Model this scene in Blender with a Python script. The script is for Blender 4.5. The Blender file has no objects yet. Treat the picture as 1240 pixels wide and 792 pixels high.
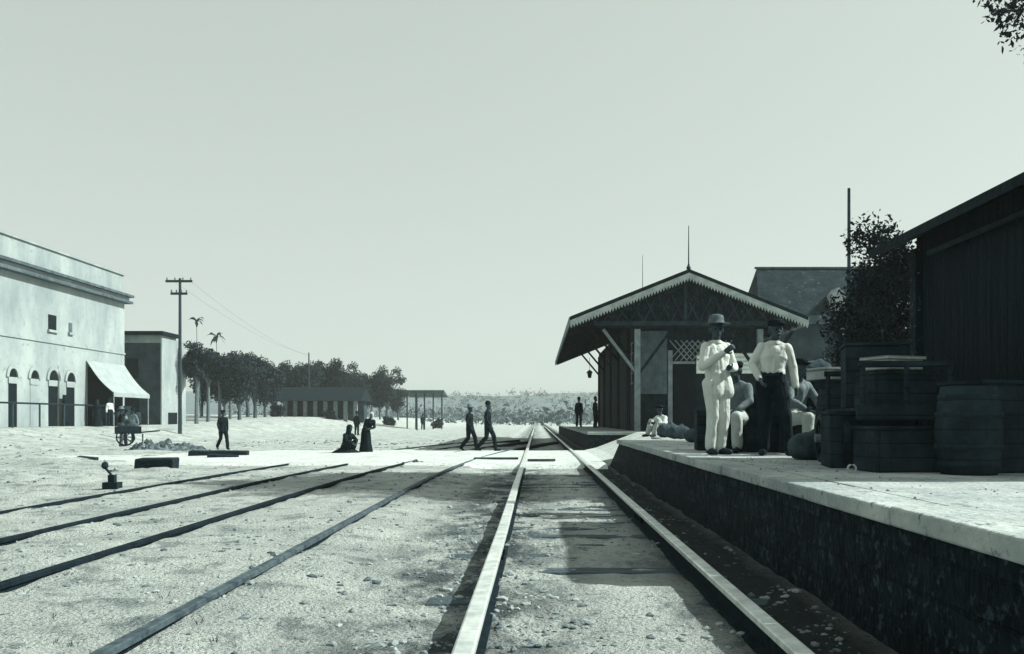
import bpy, bmesh, math, random
from mathutils import Vector, Matrix, noise
R = math.radians
rng = random.Random(7)
S = bpy.context.scene
COL = S.collection

# ------------------------------------------------------------------ camera, sky, sun, exposure
F = 1083.0                      # focal length in pixels of the 1240 px wide photograph
CAMZ, VX, VY = 1.2, 650.0, 508.0
cam = bpy.data.cameras.new('camera'); camo = bpy.data.objects.new('camera', cam); COL.objects.link(camo)
camo.location = (0, 0, CAMZ); camo.rotation_euler = (R(90), 0, 0)
cam.sensor_width = 36; cam.lens = F / 1240 * 36
cam.shift_x = -(VX - 620) / 1240; cam.shift_y = (VY - 396) / 1240
cam.clip_start = 0.1; cam.clip_end = 6000
S.camera = camo

SUN_EL, SUN_AZ = 40.5, 6.0      # azimuth measured from +X towards +Y
w = bpy.data.worlds.new('World'); S.world = w; w.use_nodes = True
nt = w.node_tree; nt.nodes.clear()
sky = nt.nodes.new('ShaderNodeTexSky'); sky.sky_type = 'NISHITA'; sky.sun_disc = False
sky.sun_elevation = R(SUN_EL); sky.sun_rotation = R(90 - SUN_AZ)
sky.air_density = 1.0; sky.dust_density = 2.0; sky.ozone_density = 1.0
bw = nt.nodes.new('ShaderNodeRGBToBW')
tint = nt.nodes.new('ShaderNodeMix'); tint.data_type = 'RGBA'; tint.blend_type = 'MULTIPLY'; tint.inputs[0].default_value = 1
tint.inputs[7].default_value = (0.885, 1.0, 0.945, 1)
bg = nt.nodes.new('ShaderNodeBackground'); bg.inputs[1].default_value = 0.13
flat = nt.nodes.new('ShaderNodeMath'); flat.operation = 'POWER'; flat.inputs[1].default_value = .30   # thin, even summer haze
gain = nt.nodes.new('ShaderNodeMath'); gain.operation = 'MULTIPLY'; gain.inputs[1].default_value = 2.1
wo = nt.nodes.new('ShaderNodeOutputWorld')
nt.links.new(sky.outputs[0], bw.inputs[0]); nt.links.new(bw.outputs[0], flat.inputs[0]); nt.links.new(flat.outputs[0], gain.inputs[0]); nt.links.new(gain.outputs[0], tint.inputs[6])
nt.links.new(tint.outputs[2], bg.inputs[0]); nt.links.new(bg.outputs[0], wo.inputs[0])
sd = Vector((math.cos(R(SUN_EL)) * math.cos(R(SUN_AZ)), math.cos(R(SUN_EL)) * math.sin(R(SUN_AZ)), math.sin(R(SUN_EL))))
sl = bpy.data.lights.new('sun', 'SUN'); sl.energy = 4.4; sl.angle = R(0.5); sl.color = (0.97, 1.0, 0.93)
so = bpy.data.objects.new('sun', sl); COL.objects.link(so); so.rotation_euler = sd.to_track_quat('Z', 'Y').to_euler()
so.location = (60, 10, 60)
S.view_settings.view_transform = 'Standard'; S.view_settings.look = 'None'
S.view_settings.exposure = 0.85; S.view_settings.gamma = 1.0; S.view_settings.use_curve_mapping = False
S.cycles.volume_bounces = 0; S.cycles.max_bounces = 6; S.cycles.volume_step_rate = 10

# ------------------------------------------------------------------ materials (a monochrome, blue-green toned print)
def tone(v):
    t = min(1, max(0, (math.log10(max(v, .004)) + 1.7) / 1.4))
    a, b = (0.50, 1.0, 1.32), (0.92, 1.0, 0.94)
    return tuple(v * (a[i] * (1 - t) + b[i] * t) for i in range(3)) + (1,)

MATS = {}
def mat(name, v, v2=None, scale=4.0, rough=.85, bump=.0, bscale=None, metal=0.0, speck=None, stretch=(1, 1, 1), waves=None, lo=.35, hi=.65):
    """noise between albedo v and v2, with optional fine specks (albedo, scale, amount) and board waves (axis, scale, depth)"""
    if name in MATS: return MATS[name]
    m = bpy.data.materials.new(name); m.use_nodes = True; MATS[name] = m
    n, l = m.node_tree.nodes, m.node_tree.links
    p = n['Principled BSDF']; p.inputs['Roughness'].default_value = rough; p.inputs['Metallic'].default_value = metal
    p.inputs['Specular IOR Level'].default_value = .06 if v < .1 else .2
    tc = n.new('ShaderNodeTexCoord'); mp = n.new('ShaderNodeMapping'); mp.inputs[3].default_value = stretch
    l.new(tc.outputs['Object'], mp.inputs[0])
    nz = n.new('ShaderNodeTexNoise'); nz.inputs['Scale'].default_value = scale; nz.inputs['Detail'].default_value = 7; nz.inputs['Roughness'].default_value = .65
    l.new(mp.outputs[0], nz.inputs[0])
    rp = n.new('ShaderNodeValToRGB'); rp.color_ramp.elements[0].position = lo; rp.color_ramp.elements[1].position = hi
    rp.color_ramp.elements[0].color = tone(v2 if v2 is not None else v * .7); rp.color_ramp.elements[1].color = tone(v)
    l.new(nz.outputs[0], rp.inputs[0]); col = rp.outputs[0]
    if waves:
        ax, ws, dep = waves
        wv = n.new('ShaderNodeTexWave'); wv.wave_type = 'BANDS'; wv.bands_direction = ax; wv.wave_profile = 'SAW'
        wv.inputs['Scale'].default_value = ws; wv.inputs['Distortion'].default_value = .15
        l.new(tc.outputs['Object'], wv.inputs[0])
        wr = n.new('ShaderNodeValToRGB'); wr.color_ramp.elements[0].color = (dep, dep, dep, 1); wr.color_ramp.elements[1].position = .14
        l.new(wv.outputs[0], wr.inputs[0])
        mx = n.new('ShaderNodeMix'); mx.data_type = 'RGBA'; mx.blend_type = 'MULTIPLY'; mx.inputs[0].default_value = 1
        l.new(col, mx.inputs[6]); l.new(wr.outputs[0], mx.inputs[7]); col = mx.outputs[2]
    if speck:
        sv, ss, amt = speck
        n2 = n.new('ShaderNodeTexNoise'); n2.inputs['Scale'].default_value = ss; n2.inputs['Detail'].default_value = 4; n2.inputs['Roughness'].default_value = .7
        l.new(tc.outputs['Object'], n2.inputs[0])
        r2 = n.new('ShaderNodeValToRGB'); r2.color_ramp.elements[0].position = 1 - amt - .06; r2.color_ramp.elements[1].position = 1 - amt + .03
        l.new(n2.outputs[0], r2.inputs[0])
        mx = n.new('ShaderNodeMix'); mx.data_type = 'RGBA'
        l.new(r2.outputs[0], mx.inputs[0]); l.new(col, mx.inputs[6]); mx.inputs[7].default_value = tone(sv); col = mx.outputs[2]
    l.new(col, p.inputs['Base Color'])
    if bump:
        n3 = n.new('ShaderNodeTexNoise'); n3.inputs['Scale'].default_value = bscale or scale * 5; n3.inputs['Detail'].default_value = 6
        l.new(tc.outputs['Object'], n3.inputs[0])
        bp = n.new('ShaderNodeBump'); bp.inputs['Strength'].default_value = bump; bp.inputs['Distance'].default_value = .05
        l.new(n3.outputs[0], bp.inputs['Height']); l.new(bp.outputs[0], p.inputs['Normal'])
    return m

M_road = mat('road_dust', .58, .42, 1.4, bump=.4, bscale=14, speck=(.2, 9, .38))
M_plat = mat('platform_top', .46, .25, 1.3, bump=.5, bscale=20, speck=(.15, 11, .37))
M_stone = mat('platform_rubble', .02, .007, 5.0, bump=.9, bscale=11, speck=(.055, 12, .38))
def rubble_courses(m):
    n, l = m.node_tree.nodes, m.node_tree.links; p = n['Principled BSDF']
    tc = n.new('ShaderNodeTexCoord'); sp = n.new('ShaderNodeSeparateXYZ'); cb = n.new('ShaderNodeCombineXYZ'); l.new(tc.outputs['Object'], sp.inputs[0])
    l.new(sp.outputs[1], cb.inputs[0]); l.new(sp.outputs[2], cb.inputs[1]); l.new(sp.outputs[0], cb.inputs[2])
    wz = n.new('ShaderNodeTexNoise'); wz.inputs['Scale'].default_value = 2.5; l.new(cb.outputs[0], wz.inputs[0])
    wa = n.new('ShaderNodeVectorMath'); wa.operation = 'MULTIPLY_ADD'; l.new(wz.outputs[1], wa.inputs[0]); wa.inputs[1].default_value = (.09, .05, 0); l.new(cb.outputs[0], wa.inputs[2])
    bk = n.new('ShaderNodeTexBrick'); bk.inputs['Scale'].default_value = 1; bk.inputs['Brick Width'].default_value = .46; bk.inputs['Row Height'].default_value = .19
    bk.inputs['Mortar Size'].default_value = .014; bk.inputs['Mortar Smooth'].default_value = .4
    bk.inputs['Color1'].default_value = (.75, .75, .75, 1); bk.inputs['Color2'].default_value = (1.25, 1.25, 1.25, 1); bk.inputs['Mortar'].default_value = (.7, .7, .7, 1)
    l.new(wa.outputs[0], bk.inputs[0])
    old = p.inputs['Base Color'].links[0].from_socket; mx = n.new('ShaderNodeMix'); mx.data_type = 'RGBA'; mx.blend_type = 'MULTIPLY'; mx.inputs[0].default_value = 1
    l.new(old, mx.inputs[6]); l.new(bk.outputs[0], mx.inputs[7]); l.new(mx.outputs[2], p.inputs['Base Color'])
    ob = p.inputs['Normal'].links[0].from_socket; b2 = n.new('ShaderNodeBump'); b2.invert = True; b2.inputs['Strength'].default_value = .8; b2.inputs['Distance'].default_value = .03
    l.new(bk.outputs['Fac'], b2.inputs['Height']); l.new(ob, b2.inputs['Normal']); l.new(b2.outputs[0], p.inputs['Normal'])
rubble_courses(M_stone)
M_tie = mat('sleeper_wood', .10, .035, 3.0, bump=.6, bscale=20, stretch=(1, 6, 6))
M_beam = mat('tarred_timber', .03, .01, 3.0, bump=.6, bscale=16, stretch=(1, 6, 6))
M_railtop = mat('polished_rail', .70, .40, 7.0, rough=.38, metal=.35)
M_rail = mat('rusty_rail', .02, .008, 12.0, rough=.95)
M_railworn = mat('worn_rail', .10, .03, 10.0, rough=.8)
M_shingle = mat('roof_shingles', .022, .01, 3.0, bump=.5, waves=('Y', 1.3, .5))
M_white = mat('white_paint', .42, .26, 3.0, bump=.1)
M_darkwood = mat('dark_boards', .024, .009, 3.0, bump=.4, waves=('X', 1.1, .35), speck=(.12, 16, .34))
M_darkwood_y = mat('dark_boards_long', .018, .007, 3.0, bump=.4, waves=('Y', 1.1, .35), stretch=(1, 7, .5))
M_trim = mat('grey_trim', .26, .15, 3.0, bump=.2)
M_panel = mat('grey_panel', .14, .07, 2.5, bump=.3, waves=('X', 2.2, .6))
M_soffit = mat('soffit_boards', .025, .01, 3.0, waves=('Y', .9, .4), speck=(.12, 14, .32))
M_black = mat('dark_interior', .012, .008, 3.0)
M_glass = mat('dark_glass', .02, .012, 3.0, rough=.2)
M_plaster = mat('white_plaster', .36, .22, .45, bump=.25, bscale=3, speck=(.22, 2.6, .36), stretch=(1, 1, .45))
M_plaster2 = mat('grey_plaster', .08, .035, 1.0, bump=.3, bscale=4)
M_cornice = mat('weathered_cornice', .12, .05, 2.0)
M_canvas = mat('awning_canvas', .34, .27, 1.5, bump=.1)
M_slate = mat('grey_slates', .038, .018, 1.6, bump=.4, waves=('Z', 1.5, .7), speck=(.10, 4, .34))
M_leaf = mat('foliage', .05, .02, .9, rough=.7)
M_leaf2 = mat('pale_foliage', .12, .05, .8, rough=.7)
M_leafdark = mat('dark_foliage', .025, .01, 1.2, rough=.7)
M_bark = mat('bark', .12, .05, 4.0, bump=.6, stretch=(4, 4, 1))
M_barkpale = mat('pale_bark', .2, .1, 3.0, bump=.4, stretch=(4, 4, 1))
M_pole = mat('pole_wood', .07, .035, 4.0, stretch=(6, 6, 1))
M_skin = mat('brown_skin', .075, .05, 9.0, rough=.55)
M_cwhite = mat('white_cotton', .62, .5, 5.0, rough=.9, bump=.25, bscale=9)
M_cpale = mat('pale_cotton', .46, .34, 5.0, rough=.9, bump=.25, bscale=9)
M_cgrey = mat('grey_cloth', .2, .12, 5.0, rough=.9, bump=.25, bscale=9)
M_cdark = mat('dark_cloth', .016, .008, 6.0, rough=.9, bump=.25, bscale=9)
M_straw = mat('straw', .13, .06, 14.0, rough=.8, bump=.2)
M_hair = mat('black_hair', .012, .008, 20.0, rough=.6)
M_leather = mat('shoe_leather', .03, .015, 9.0, rough=.5)
M_crate = mat('crate_boards', .04, .014, 3.0, bump=.4, waves=('Z', 2.6, .3))
M_cratepale = mat('pale_crate_boards', .42, .26, 3.0, bump=.4, waves=('Z', 2.6, .4))
M_sack = mat('sacking', .09, .04, 6.0, bump=.5, bscale=40)
M_iron = mat('black_iron', .03, .018, 8.0, rough=.55, metal=.4)
M_rubble = mat('stone_chips', .34, .10, 1.1, bump=.5, lo=.42, hi=.58)
M_mound = mat('spoil', .15, .03, 2.2, bump=.9, bscale=10, speck=(.4, 7, .36))
M_hill = mat('hill_scrub', .17, .12, .03, bump=.6, bscale=.2)
M_wood_far = mat('far_scrub', .15, .10, .05)

def ground_material():
    m = bpy.data.materials.new('dry_ground'); m.use_nodes = True
    n, l = m.node_tree.nodes, m.node_tree.links
    p = n['Principled BSDF']; p.inputs['Roughness'].default_value = .95; p.inputs['Specular IOR Level'].default_value = .1
    tc = n.new('ShaderNodeTexCoord')
    def nz(scale, detail=6, rough=.65, st=None):
        t = n.new('ShaderNodeTexNoise'); t.inputs['Scale'].default_value = scale; t.inputs['Detail'].default_value = detail; t.inputs['Roughness'].default_value = rough
        if st:
            mp = n.new('ShaderNodeMapping'); mp.inputs[3].default_value = st; l.new(tc.outputs['Object'], mp.inputs[0]); l.new(mp.outputs[0], t.inputs[0])
        else: l.new(tc.outputs['Object'], t.inputs[0])
        return t.outputs[0]
    def ramp(s, a, b, ca=(0, 0, 0, 1), cb=(1, 1, 1, 1)):
        r = n.new('ShaderNodeValToRGB'); r.color_ramp.elements[0].position = a; r.color_ramp.elements[1].position = b
        r.color_ramp.elements[0].color = ca; r.color_ramp.elements[1].color = cb; l.new(s, r.inputs[0]); return r.outputs[0]
    def mix(f, a, b):
        x = n.new('ShaderNodeMix'); x.data_type = 'RGBA'
        if isinstance(f, float): x.inputs[0].default_value = f
        else: l.new(f, x.inputs[0])
        for k, s in ((6, a), (7, b)):
            if isinstance(s, tuple): x.inputs[k].default_value = s
            else: l.new(s, x.inputs[k])
        return x.outputs[2]
    def mth(op, a, b=None, c=None):
        x = n.new('ShaderNodeMath'); x.operation = op; x.use_clamp = op in ('MULTIPLY', 'ADD', 'SUBTRACT')
        for k, s in enumerate((a, b, c)):
            if s is None: continue
            if isinstance(s, (int, float)): x.inputs[k].default_value = s
            else: l.new(s, x.inputs[k])
        return x.outputs[0]
    base = ramp(nz(.9), .34, .66, tone(.40), tone(.60))
    dirt = ramp(nz(2.6, 8, .7), .53, .62)                     # darker earth patches
    base = mix(mth('MULTIPLY', dirt, .6), base, tone(.13))
    blot = ramp(nz(.75, 9, .75), .55, .63)                    # damp, trampled earth
    base = mix(mth('MULTIPLY', blot, .4), base, tone(.12))
    peb = ramp(nz(21, 5, .75), .575, .63)                       # dark chips of cinder
    base = mix(mth('MULTIPLY', peb, .8), base, tone(.07))
    pal = ramp(nz(17, 5, .7, (1, 1, 1)), .60, .67)            # pale chips
    base = mix(mth('MULTIPLY', pal, .6), base, tone(.56))
    # cinders and oil that trains drop along the running line
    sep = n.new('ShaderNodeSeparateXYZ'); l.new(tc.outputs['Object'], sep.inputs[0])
    off = mth('ABSOLUTE', sepoff(n, l, sep, .5))
    near = ramp(off, .3, 1.15, (1, 1, 1, 1), (0, 0, 0, 1))
    cn = ramp(nz(1.5, 8, .72, (1, .55, 1)), .43, .55)
    base = mix(mth('MULTIPLY', mth('MULTIPLY', near, cn), .85), base, tone(.04))
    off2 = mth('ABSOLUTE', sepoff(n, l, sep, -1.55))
    plat_shade = ramp(off2, .15, .8, (1, 1, 1, 1), (0, 0, 0, 1))
    base = mix(mth('MULTIPLY', plat_shade, .93), base, tone(.016))  # platform's shade on the track bed, put into the colour
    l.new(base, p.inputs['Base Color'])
    bp = n.new('ShaderNodeBump'); bp.inputs['Strength'].default_value = 1.0; bp.inputs['Distance'].default_value = .08
    h = mth('ADD', nz(9, 8, .7), nz(38, 4, .6)); h.node.use_clamp = False
    l.new(h, bp.inputs['Height']); l.new(bp.outputs[0], p.inputs['Normal'])
    return m
def sepoff(n, l, sep, d):
    x = n.new('ShaderNodeMath'); x.operation = 'ADD'; l.new(sep.outputs[0], x.inputs[0]); x.inputs[1].default_value = d
    return x.outputs[0]
M_ground = ground_material()

# ------------------------------------------------------------------ object helpers
def at(px, py, D): return Vector(((px - VX) * D / F, D, CAMZ + (VY - py) * D / F))
def tag(o, label, cat, group=None):
    o['label'] = label; o['category'] = cat
    if group: o['group'] = group
    return o
def empty(name, loc, label, cat, group=None, rz=0):
    o = bpy.data.objects.new(name, None); o.location = loc; o.rotation_euler = (0, 0, rz); o.empty_display_size = .3
    COL.objects.link(o); return tag(o, label, cat, group)
def link(name, me, m, parent=None, smooth=False):
    o = bpy.data.objects.new(name, me); COL.objects.link(o)
    for x in (m if isinstance(m, (list, tuple)) else [m]): me.materials.append(x)
    if smooth:
        for f in me.polygons: f.use_smooth = True
    if parent: o.parent = parent
    return o
def kids(o): return [c for c in bpy.data.objects if c.parent == o]
def copy_tree(o, parent=None, n=0):
    c = o.copy(); COL.objects.link(c)
    if parent: c.parent = parent
    for k in kids(o): copy_tree(k, c, n + 1)
    return c

class MB:
    """collects shapes into one mesh"""
    def __init__(s): s.v, s.f, s.sm = [], [], False
    def quad(s, *pts):
        i = len(s.v); s.v += [tuple(p) for p in pts]; s.f.append(tuple(range(i, i + len(pts)))); return s
    def box(s, x0, x1, y0, y1, z0, z1):
        i = len(s.v)
        s.v += [(x, y, z) for z in (z0, z1) for y in (y0, y1) for x in (x0, x1)]
        for q in ((0, 2, 3, 1), (4, 5, 7, 6), (0, 1, 5, 4), (1, 3, 7, 5), (3, 2, 6, 7), (2, 0, 4, 6)): s.f.append(tuple(i + k for k in q))
        return s
    def obox(s, c, hx, hy, hz):
        """oriented box from centre and three half vectors"""
        i = len(s.v); c = Vector(c); hx, hy, hz = Vector(hx), Vector(hy), Vector(hz)
        s.v += [tuple(c + a * hx + b * hy + d * hz) for d in (-1, 1) for b in (-1, 1) for a in (-1, 1)]
        for q in ((0, 2, 3, 1), (4, 5, 7, 6), (0, 1, 5, 4), (1, 3, 7, 5), (3, 2, 6, 7), (2, 0, 4, 6)): s.f.append(tuple(i + k for k in q))
        return s
    def bar(s, a, b, wx, wy, up=(0, 0, 1)):
        a, b = Vector(a), Vector(b); d = b - a; up = Vector(up)
        if abs(d.normalized().dot(up)) > .98: up = Vector((0, 1, 0))
        x = d.cross(up).normalized(); y = x.cross(d).normalized()
        return s.obox((a + b) / 2, x * wx / 2, d / 2, y * wy / 2)
    def prism(s, poly, vec):
        """closed prism from a planar polygon and a vector"""
        n = len(poly); i = len(s.v); vec = Vector(vec)
        s.v += [tuple(p) for p in poly] + [tuple(Vector(p) + vec) for p in poly]
        s.f.append(tuple(i + k for k in range(n))[::-1]); s.f.append(tuple(i + n + k for k in range(n)))
        for k in range(n): s.f.append((i + k, i + (k + 1) % n, i + n + (k + 1) % n, i + n + k))
        return s
    def tube(s, pts, rs, n=8, cap=True):
        pts = [Vector(p) for p in pts]; i0 = len(s.v)
        if not isinstance(rs, (list, tuple)): rs = [rs] * len(pts)
        ref = None
        for k, p in enumerate(pts):
            d = (pts[min(k + 1, len(pts) - 1)] - pts[max(k - 1, 0)]).normalized()
            if ref is None: ref = Vector((1, 0, 0)) if abs(d.x) < .9 else Vector((0, 1, 0))
            x = d.cross(ref).normalized(); y = d.cross(x).normalized(); ref = -x.cross(d).normalized() if False else ref
            for j in range(n):
                a = 2 * math.pi * j / n; s.v.append(tuple(p + (x * math.cos(a) + y * math.sin(a)) * rs[k]))
        for k in range(len(pts) - 1):
            for j in range(n):
                a, b = i0 + k * n + j, i0 + k * n + (j + 1) % n; s.f.append((a, b, b + n, a + n))
        if cap:
            s.f.append(tuple(i0 + j for j in range(n))[::-1]); s.f.append(tuple(i0 + (len(pts) - 1) * n + j for j in range(n)))
        return s
    def capsule(s, a, b, ra, rb, n=12):
        a, b = Vector(a), Vector(b); d = b - a
        if d.length < 1e-5: d = Vector((0, 0, 1e-4)); b = a + d
        u = d.normalized(); pts, rs = [], []
        for k in range(4): t = math.pi / 2 * (k / 4); pts.append(a - u * ra * math.cos(t)); rs.append(max(ra * math.sin(t), ra * .04))
        pts.append(a); rs.append(ra); pts.append(b); rs.append(rb)
        for k in range(1, 5): t = math.pi / 2 * (k / 4); pts.append(b + u * rb * math.sin(t)); rs.append(max(rb * math.cos(t), rb * .04))
        return s.tube(pts, rs, n)
    def lathe(s, c, prof, n=20, cap=True, wob=None):
        c = Vector(c); i0 = len(s.v)
        for r, z in prof:
            for j in range(n):
                a = 2 * math.pi * j / n; rr = r * (1 + (wob(a, z) if wob else 0)); s.v.append((c.x + rr * math.cos(a), c.y + rr * math.sin(a), c.z + z))
        for k in range(len(prof) - 1):
            for j in range(n):
                a, b = i0 + k * n + j, i0 + k * n + (j + 1) % n; s.f.append((a, b, b + n, a + n))
        if cap:
            s.f.append(tuple(i0 + j for j in range(n))[::-1]); s.f.append(tuple(i0 + (len(prof) - 1) * n + j for j in range(n)))
        return s
    def mesh(s, name):
        me = bpy.data.meshes.new(name); me.from_pydata(s.v, [], s.f); me.update()
        bm = bmesh.new(); bm.from_mesh(me); bmesh.ops.recalc_face_normals(bm, faces=bm.faces); bm.to_mesh(me); bm.free(); return me
    def build(s, name, m, parent=None, smooth=False, world=False, bevel=0):
        if world and parent is not None:
            l = parent.location; s.v = [(x - l.x, y - l.y, z - l.z) for x, y, z in s.v]
        o = link(name, s.mesh(name), m, parent, smooth)
        if bevel:
            b = o.modifiers.new('bevel', 'BEVEL'); b.width = bevel; b.segments = 2; b.limit_method = 'ANGLE'
        return o

def sst(a, b, x):
    t = min(1, max(0, (x - a) / (b - a))); return t * t * (3 - 2 * t)

# ------------------------------------------------------------------ ground, road, platform, hills
def gh(x, y, fine=True):
    h = .75 * sst(-19.5, -25, x) + .5 * sst(-30, -60, x) + .8 * sst(66, 104, y) * sst(-13, -23, x)
    h += .70 * sst(11, 13.5, x) + .078 * sst(-1.2, -1.9, x) * sst(-16, -9, x)
    if fine:
        q = 1 - .85 * (sst(19.5, 21.8, y) * sst(33, 31.5, y)) * sst(-12, -9, x)
        k = q * sst(120, 30, y)
        rough = .045 if x > -4.3 else .09
        if -7 < x < 1.7:      # keep the ballast below the rail heads
            rough = .035
        h += k * rough * (noise.noise((x * .9, y * .9, 0)) + .55 * noise.noise((x * 2.7, y * 2.7, 4)) + .3 * noise.noise((x * 7, y * 7, 9)))
        h += .22 * sst(-8, -12, x) * k * noise.noise((x * .33, y * .33, 2))
    return h
def axis(fine0, fine1, step, far0, far1, grow=1.22):
    a = []; x = fine0
    while x < fine1: a.append(x); x += step
    a.append(fine1); d = step; x = fine1
    while x < far1: d *= grow; x += d; a.append(min(x, far1))
    d = step; x = fine0; b = []
    while x > far0: d *= grow; x -= d; b.append(max(x, far0))
    return b[::-1] + a
xs = axis(-15, 2, .11, -2500, 2500); ys = axis(2, 34, .13, -60, 4000, 1.12)
me = bpy.data.meshes.new('ground'); nx = len(xs)
me.from_pydata([(x, y, gh(x, y)) for y in ys for x in xs], [], [(j * nx + i, j * nx + i + 1, (j + 1) * nx + i + 1, (j + 1) * nx + i) for j in range(len(ys) - 1) for i in range(nx - 1)])
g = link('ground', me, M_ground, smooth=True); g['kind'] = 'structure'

def structure(name, mb, m, **k):
    o = mb.build(name, m, **k); o['kind'] = 'structure'; return o

# crossing road, with ragged edges and a slight crown over the line
Y0, Y1 = 21.9, 31.6
NX = 90; V, Fc = [], []
for i in range(NX + 1):
    x = -15 + (1.72 + 15) * i / NX
    z = .035 + .078 * sst(-1.2, -1.9, x) * sst(-16, -9, x) + .03 * sst(-14, -8, x) + .06 * sst(-1.9, -1.2, x)
    a = Y0 + .35 * noise.noise((x * .8, 1, 0)) + 1.2 * sst(-7, -15, x); b = Y1 + .3 * noise.noise((x * .8, 9, 0)) - 2.0 * sst(-7, -15, x)
    for j, (yy, zz) in enumerate(((a - .5, -.12), (a, z - .02), (a * .7 + b * .3, z), (a * .3 + b * .7, z), (b, z - .02), (b + .6, -.12))):
        V.append((x, yy, zz + .012 * noise.noise((x, yy, 3))))
for i in range(NX):
    for j in range(5): Fc.append((i * 6 + j, i * 6 + j + 1, (i + 1) * 6 + j + 1, (i + 1) * 6 + j))
me = bpy.data.meshes.new('road'); me.from_pydata(V, [], Fc); me.update()
road = link('road', me, M_road, smooth=True); road['kind'] = 'structure'
# ramp of the road up to platform level
PZ, PX = .75, 1.85
mb = MB(); mb.prism([(1.70, 23.5, -.15), (1.70, 23.5, .115), (2.1, 23.5, .2), (3.55, 23.5, PZ + .004), (14.02, 23.5, PZ + .004), (14.02, 23.5, -.15)], (0, 8.3, 0))
structure('road_ramp', mb, M_road)

# platforms: a body of dark rubble with a pale top and coping
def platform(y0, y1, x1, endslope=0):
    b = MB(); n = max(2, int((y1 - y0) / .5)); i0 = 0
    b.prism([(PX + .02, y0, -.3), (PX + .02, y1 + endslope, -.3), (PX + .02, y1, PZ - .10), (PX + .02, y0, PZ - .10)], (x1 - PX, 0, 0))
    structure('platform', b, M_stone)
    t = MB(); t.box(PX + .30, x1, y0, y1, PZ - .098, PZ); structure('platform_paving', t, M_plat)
    c = MB(); y = y0
    while y < y1 - .05:
        e = min(y + 1.4, y1); dx = rng.uniform(-.012, .012); dz = rng.uniform(-.008, .004)
        c.box(PX - .04 + dx, PX + .297, y + .006, e - .006, PZ - .096, PZ + dz + .003); y = e
    structure('platform_coping', c, M_plat, bevel=.012)
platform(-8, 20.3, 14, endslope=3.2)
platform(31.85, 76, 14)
mb = MB(); mb.box(3.0, 14, 20.32, 23.48, -.1, PZ - .012); structure('platform_yard', mb, M_plat)
mb = MB(); mb.prism([(PX + .03, 20.32, PZ - .09), (PX + .03, 23.3, -.05), (PX + .03, 20.32, -.05)], (1.13, 0, 0)); structure('platform_ramp', mb, M_stone)

# hills far away, with scrub on them
hx = [-900 + 12 * i for i in range(151)]; hy = [330 + 14 * j for j in range(30)]
def hh(x, y):
    return -2 + (17 + 5 * noise.noise((x * .006, 3, 0)) + 2.5 * noise.noise((x * .03, y * .02, 0))) * sst(330, 560, y) + 10 * sst(500, 720, y) * (0.5 + noise.noise((x * .004, 7, 0)))
me = bpy.data.meshes.new('hills')
me.from_pydata([(x, y, hh(x, y)) for y in hy for x in hx], [], [(j * 151 + i, j * 151 + i + 1, (j + 1) * 151 + i + 1, (j + 1) * 151 + i) for j in range(29) for i in range(150)])
o = link('hills', me, M_hill, smooth=True); o['kind'] = 'structure'
def leafquads(V, Fc, c, r, n, size, rg, flat=1.0):
    for _ in range(n):
        d = Vector((rg.gauss(0, 1), rg.gauss(0, 1), rg.gauss(0, 1) * flat)); d = d.normalized() * r * rg.random() ** .45
        p = Vector(c) + d; s = size * rg.uniform(.6, 1.3)
        a = Vector((rg.uniform(-1, 1), rg.uniform(-1, 1), rg.uniform(-1, 1))).normalized(); b = a.orthogonal().normalized()
        b = (b * math.cos(rg.uniform(0, 6)) + a.cross(b) * math.sin(rg.uniform(0, 6))).normalized()
        i = len(V); V += [tuple(p - a * s), tuple(p + b * s * .45), tuple(p + a * s), tuple(p - b * s * .45)]; Fc.append((i, i + 1, i + 2, i + 3))
V, Fc = [], []
for _ in range(900):
    y = rng.uniform(170, 560); x = rng.uniform(-.36, .2) * y
    if y < 330 and x < -.16 * y and rng.random() < .5: continue
    z = max(0, hh(x, y) if y > 330 else 0); r = rng.uniform(1.2, 2.8)
    leafquads(V, Fc, (x, y, z + r * .7), r * 1.3, 40, r * .26, rng, .6)
me = bpy.data.meshes.new('far_scrub'); me.from_pydata(V, [], Fc)
o = link('far_scrub', me, M_wood_far); o['kind'] = 'stuff'
o['label'] = 'hazy scrub and bushes covering the far plain and low hills'; 

# ------------------------------------------------------------------ railway tracks
def shift(y, k): return k * max(0, y - 14) ** 2
def rail_mesh(x0, k, y0, y1, top, wide):
    prof = [(-.065, 0), (.065, 0), (.065, .016), (.012, .03), (.012, top - .045), (wide, top - .035), (wide, top - .006), (wide - .01, top), (-wide + .01, top), (-wide, top - .006), (-wide, top - .035), (-.012, top - .045), (-.012, .03), (-.065, .016)]
    N = 2 if k == 0 else 40; V, Fc = [], []; n = len(prof); N = max(N, 40)
    for i in range(N + 1):
        y = y0 + (y1 - y0) * i / N; x = x0 + shift(y, k) + .006 * noise.noise((y * .4, x0, 0))
        V += [(x + a, y, b + .004 * noise.noise((y * .3, x0, 5))) for a, b in prof]
    for i in range(N):
        for j in range(n): Fc.append((i * n + j, i * n + (j + 1) % n, (i + 1) * n + (j + 1) % n, (i + 1) * n + j))
    Fc.append(tuple(range(n))); Fc.append(tuple(N * n + j for j in range(n)))
    me = bpy.data.meshes.new('rail'); me.from_pydata(V, [], Fc); me.update()
    bm = bmesh.new(); bm.from_mesh(me); bmesh.ops.recalc_face_normals(bm, faces=bm.faces); bm.to_mesh(me); bm.free()
    return me
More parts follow.
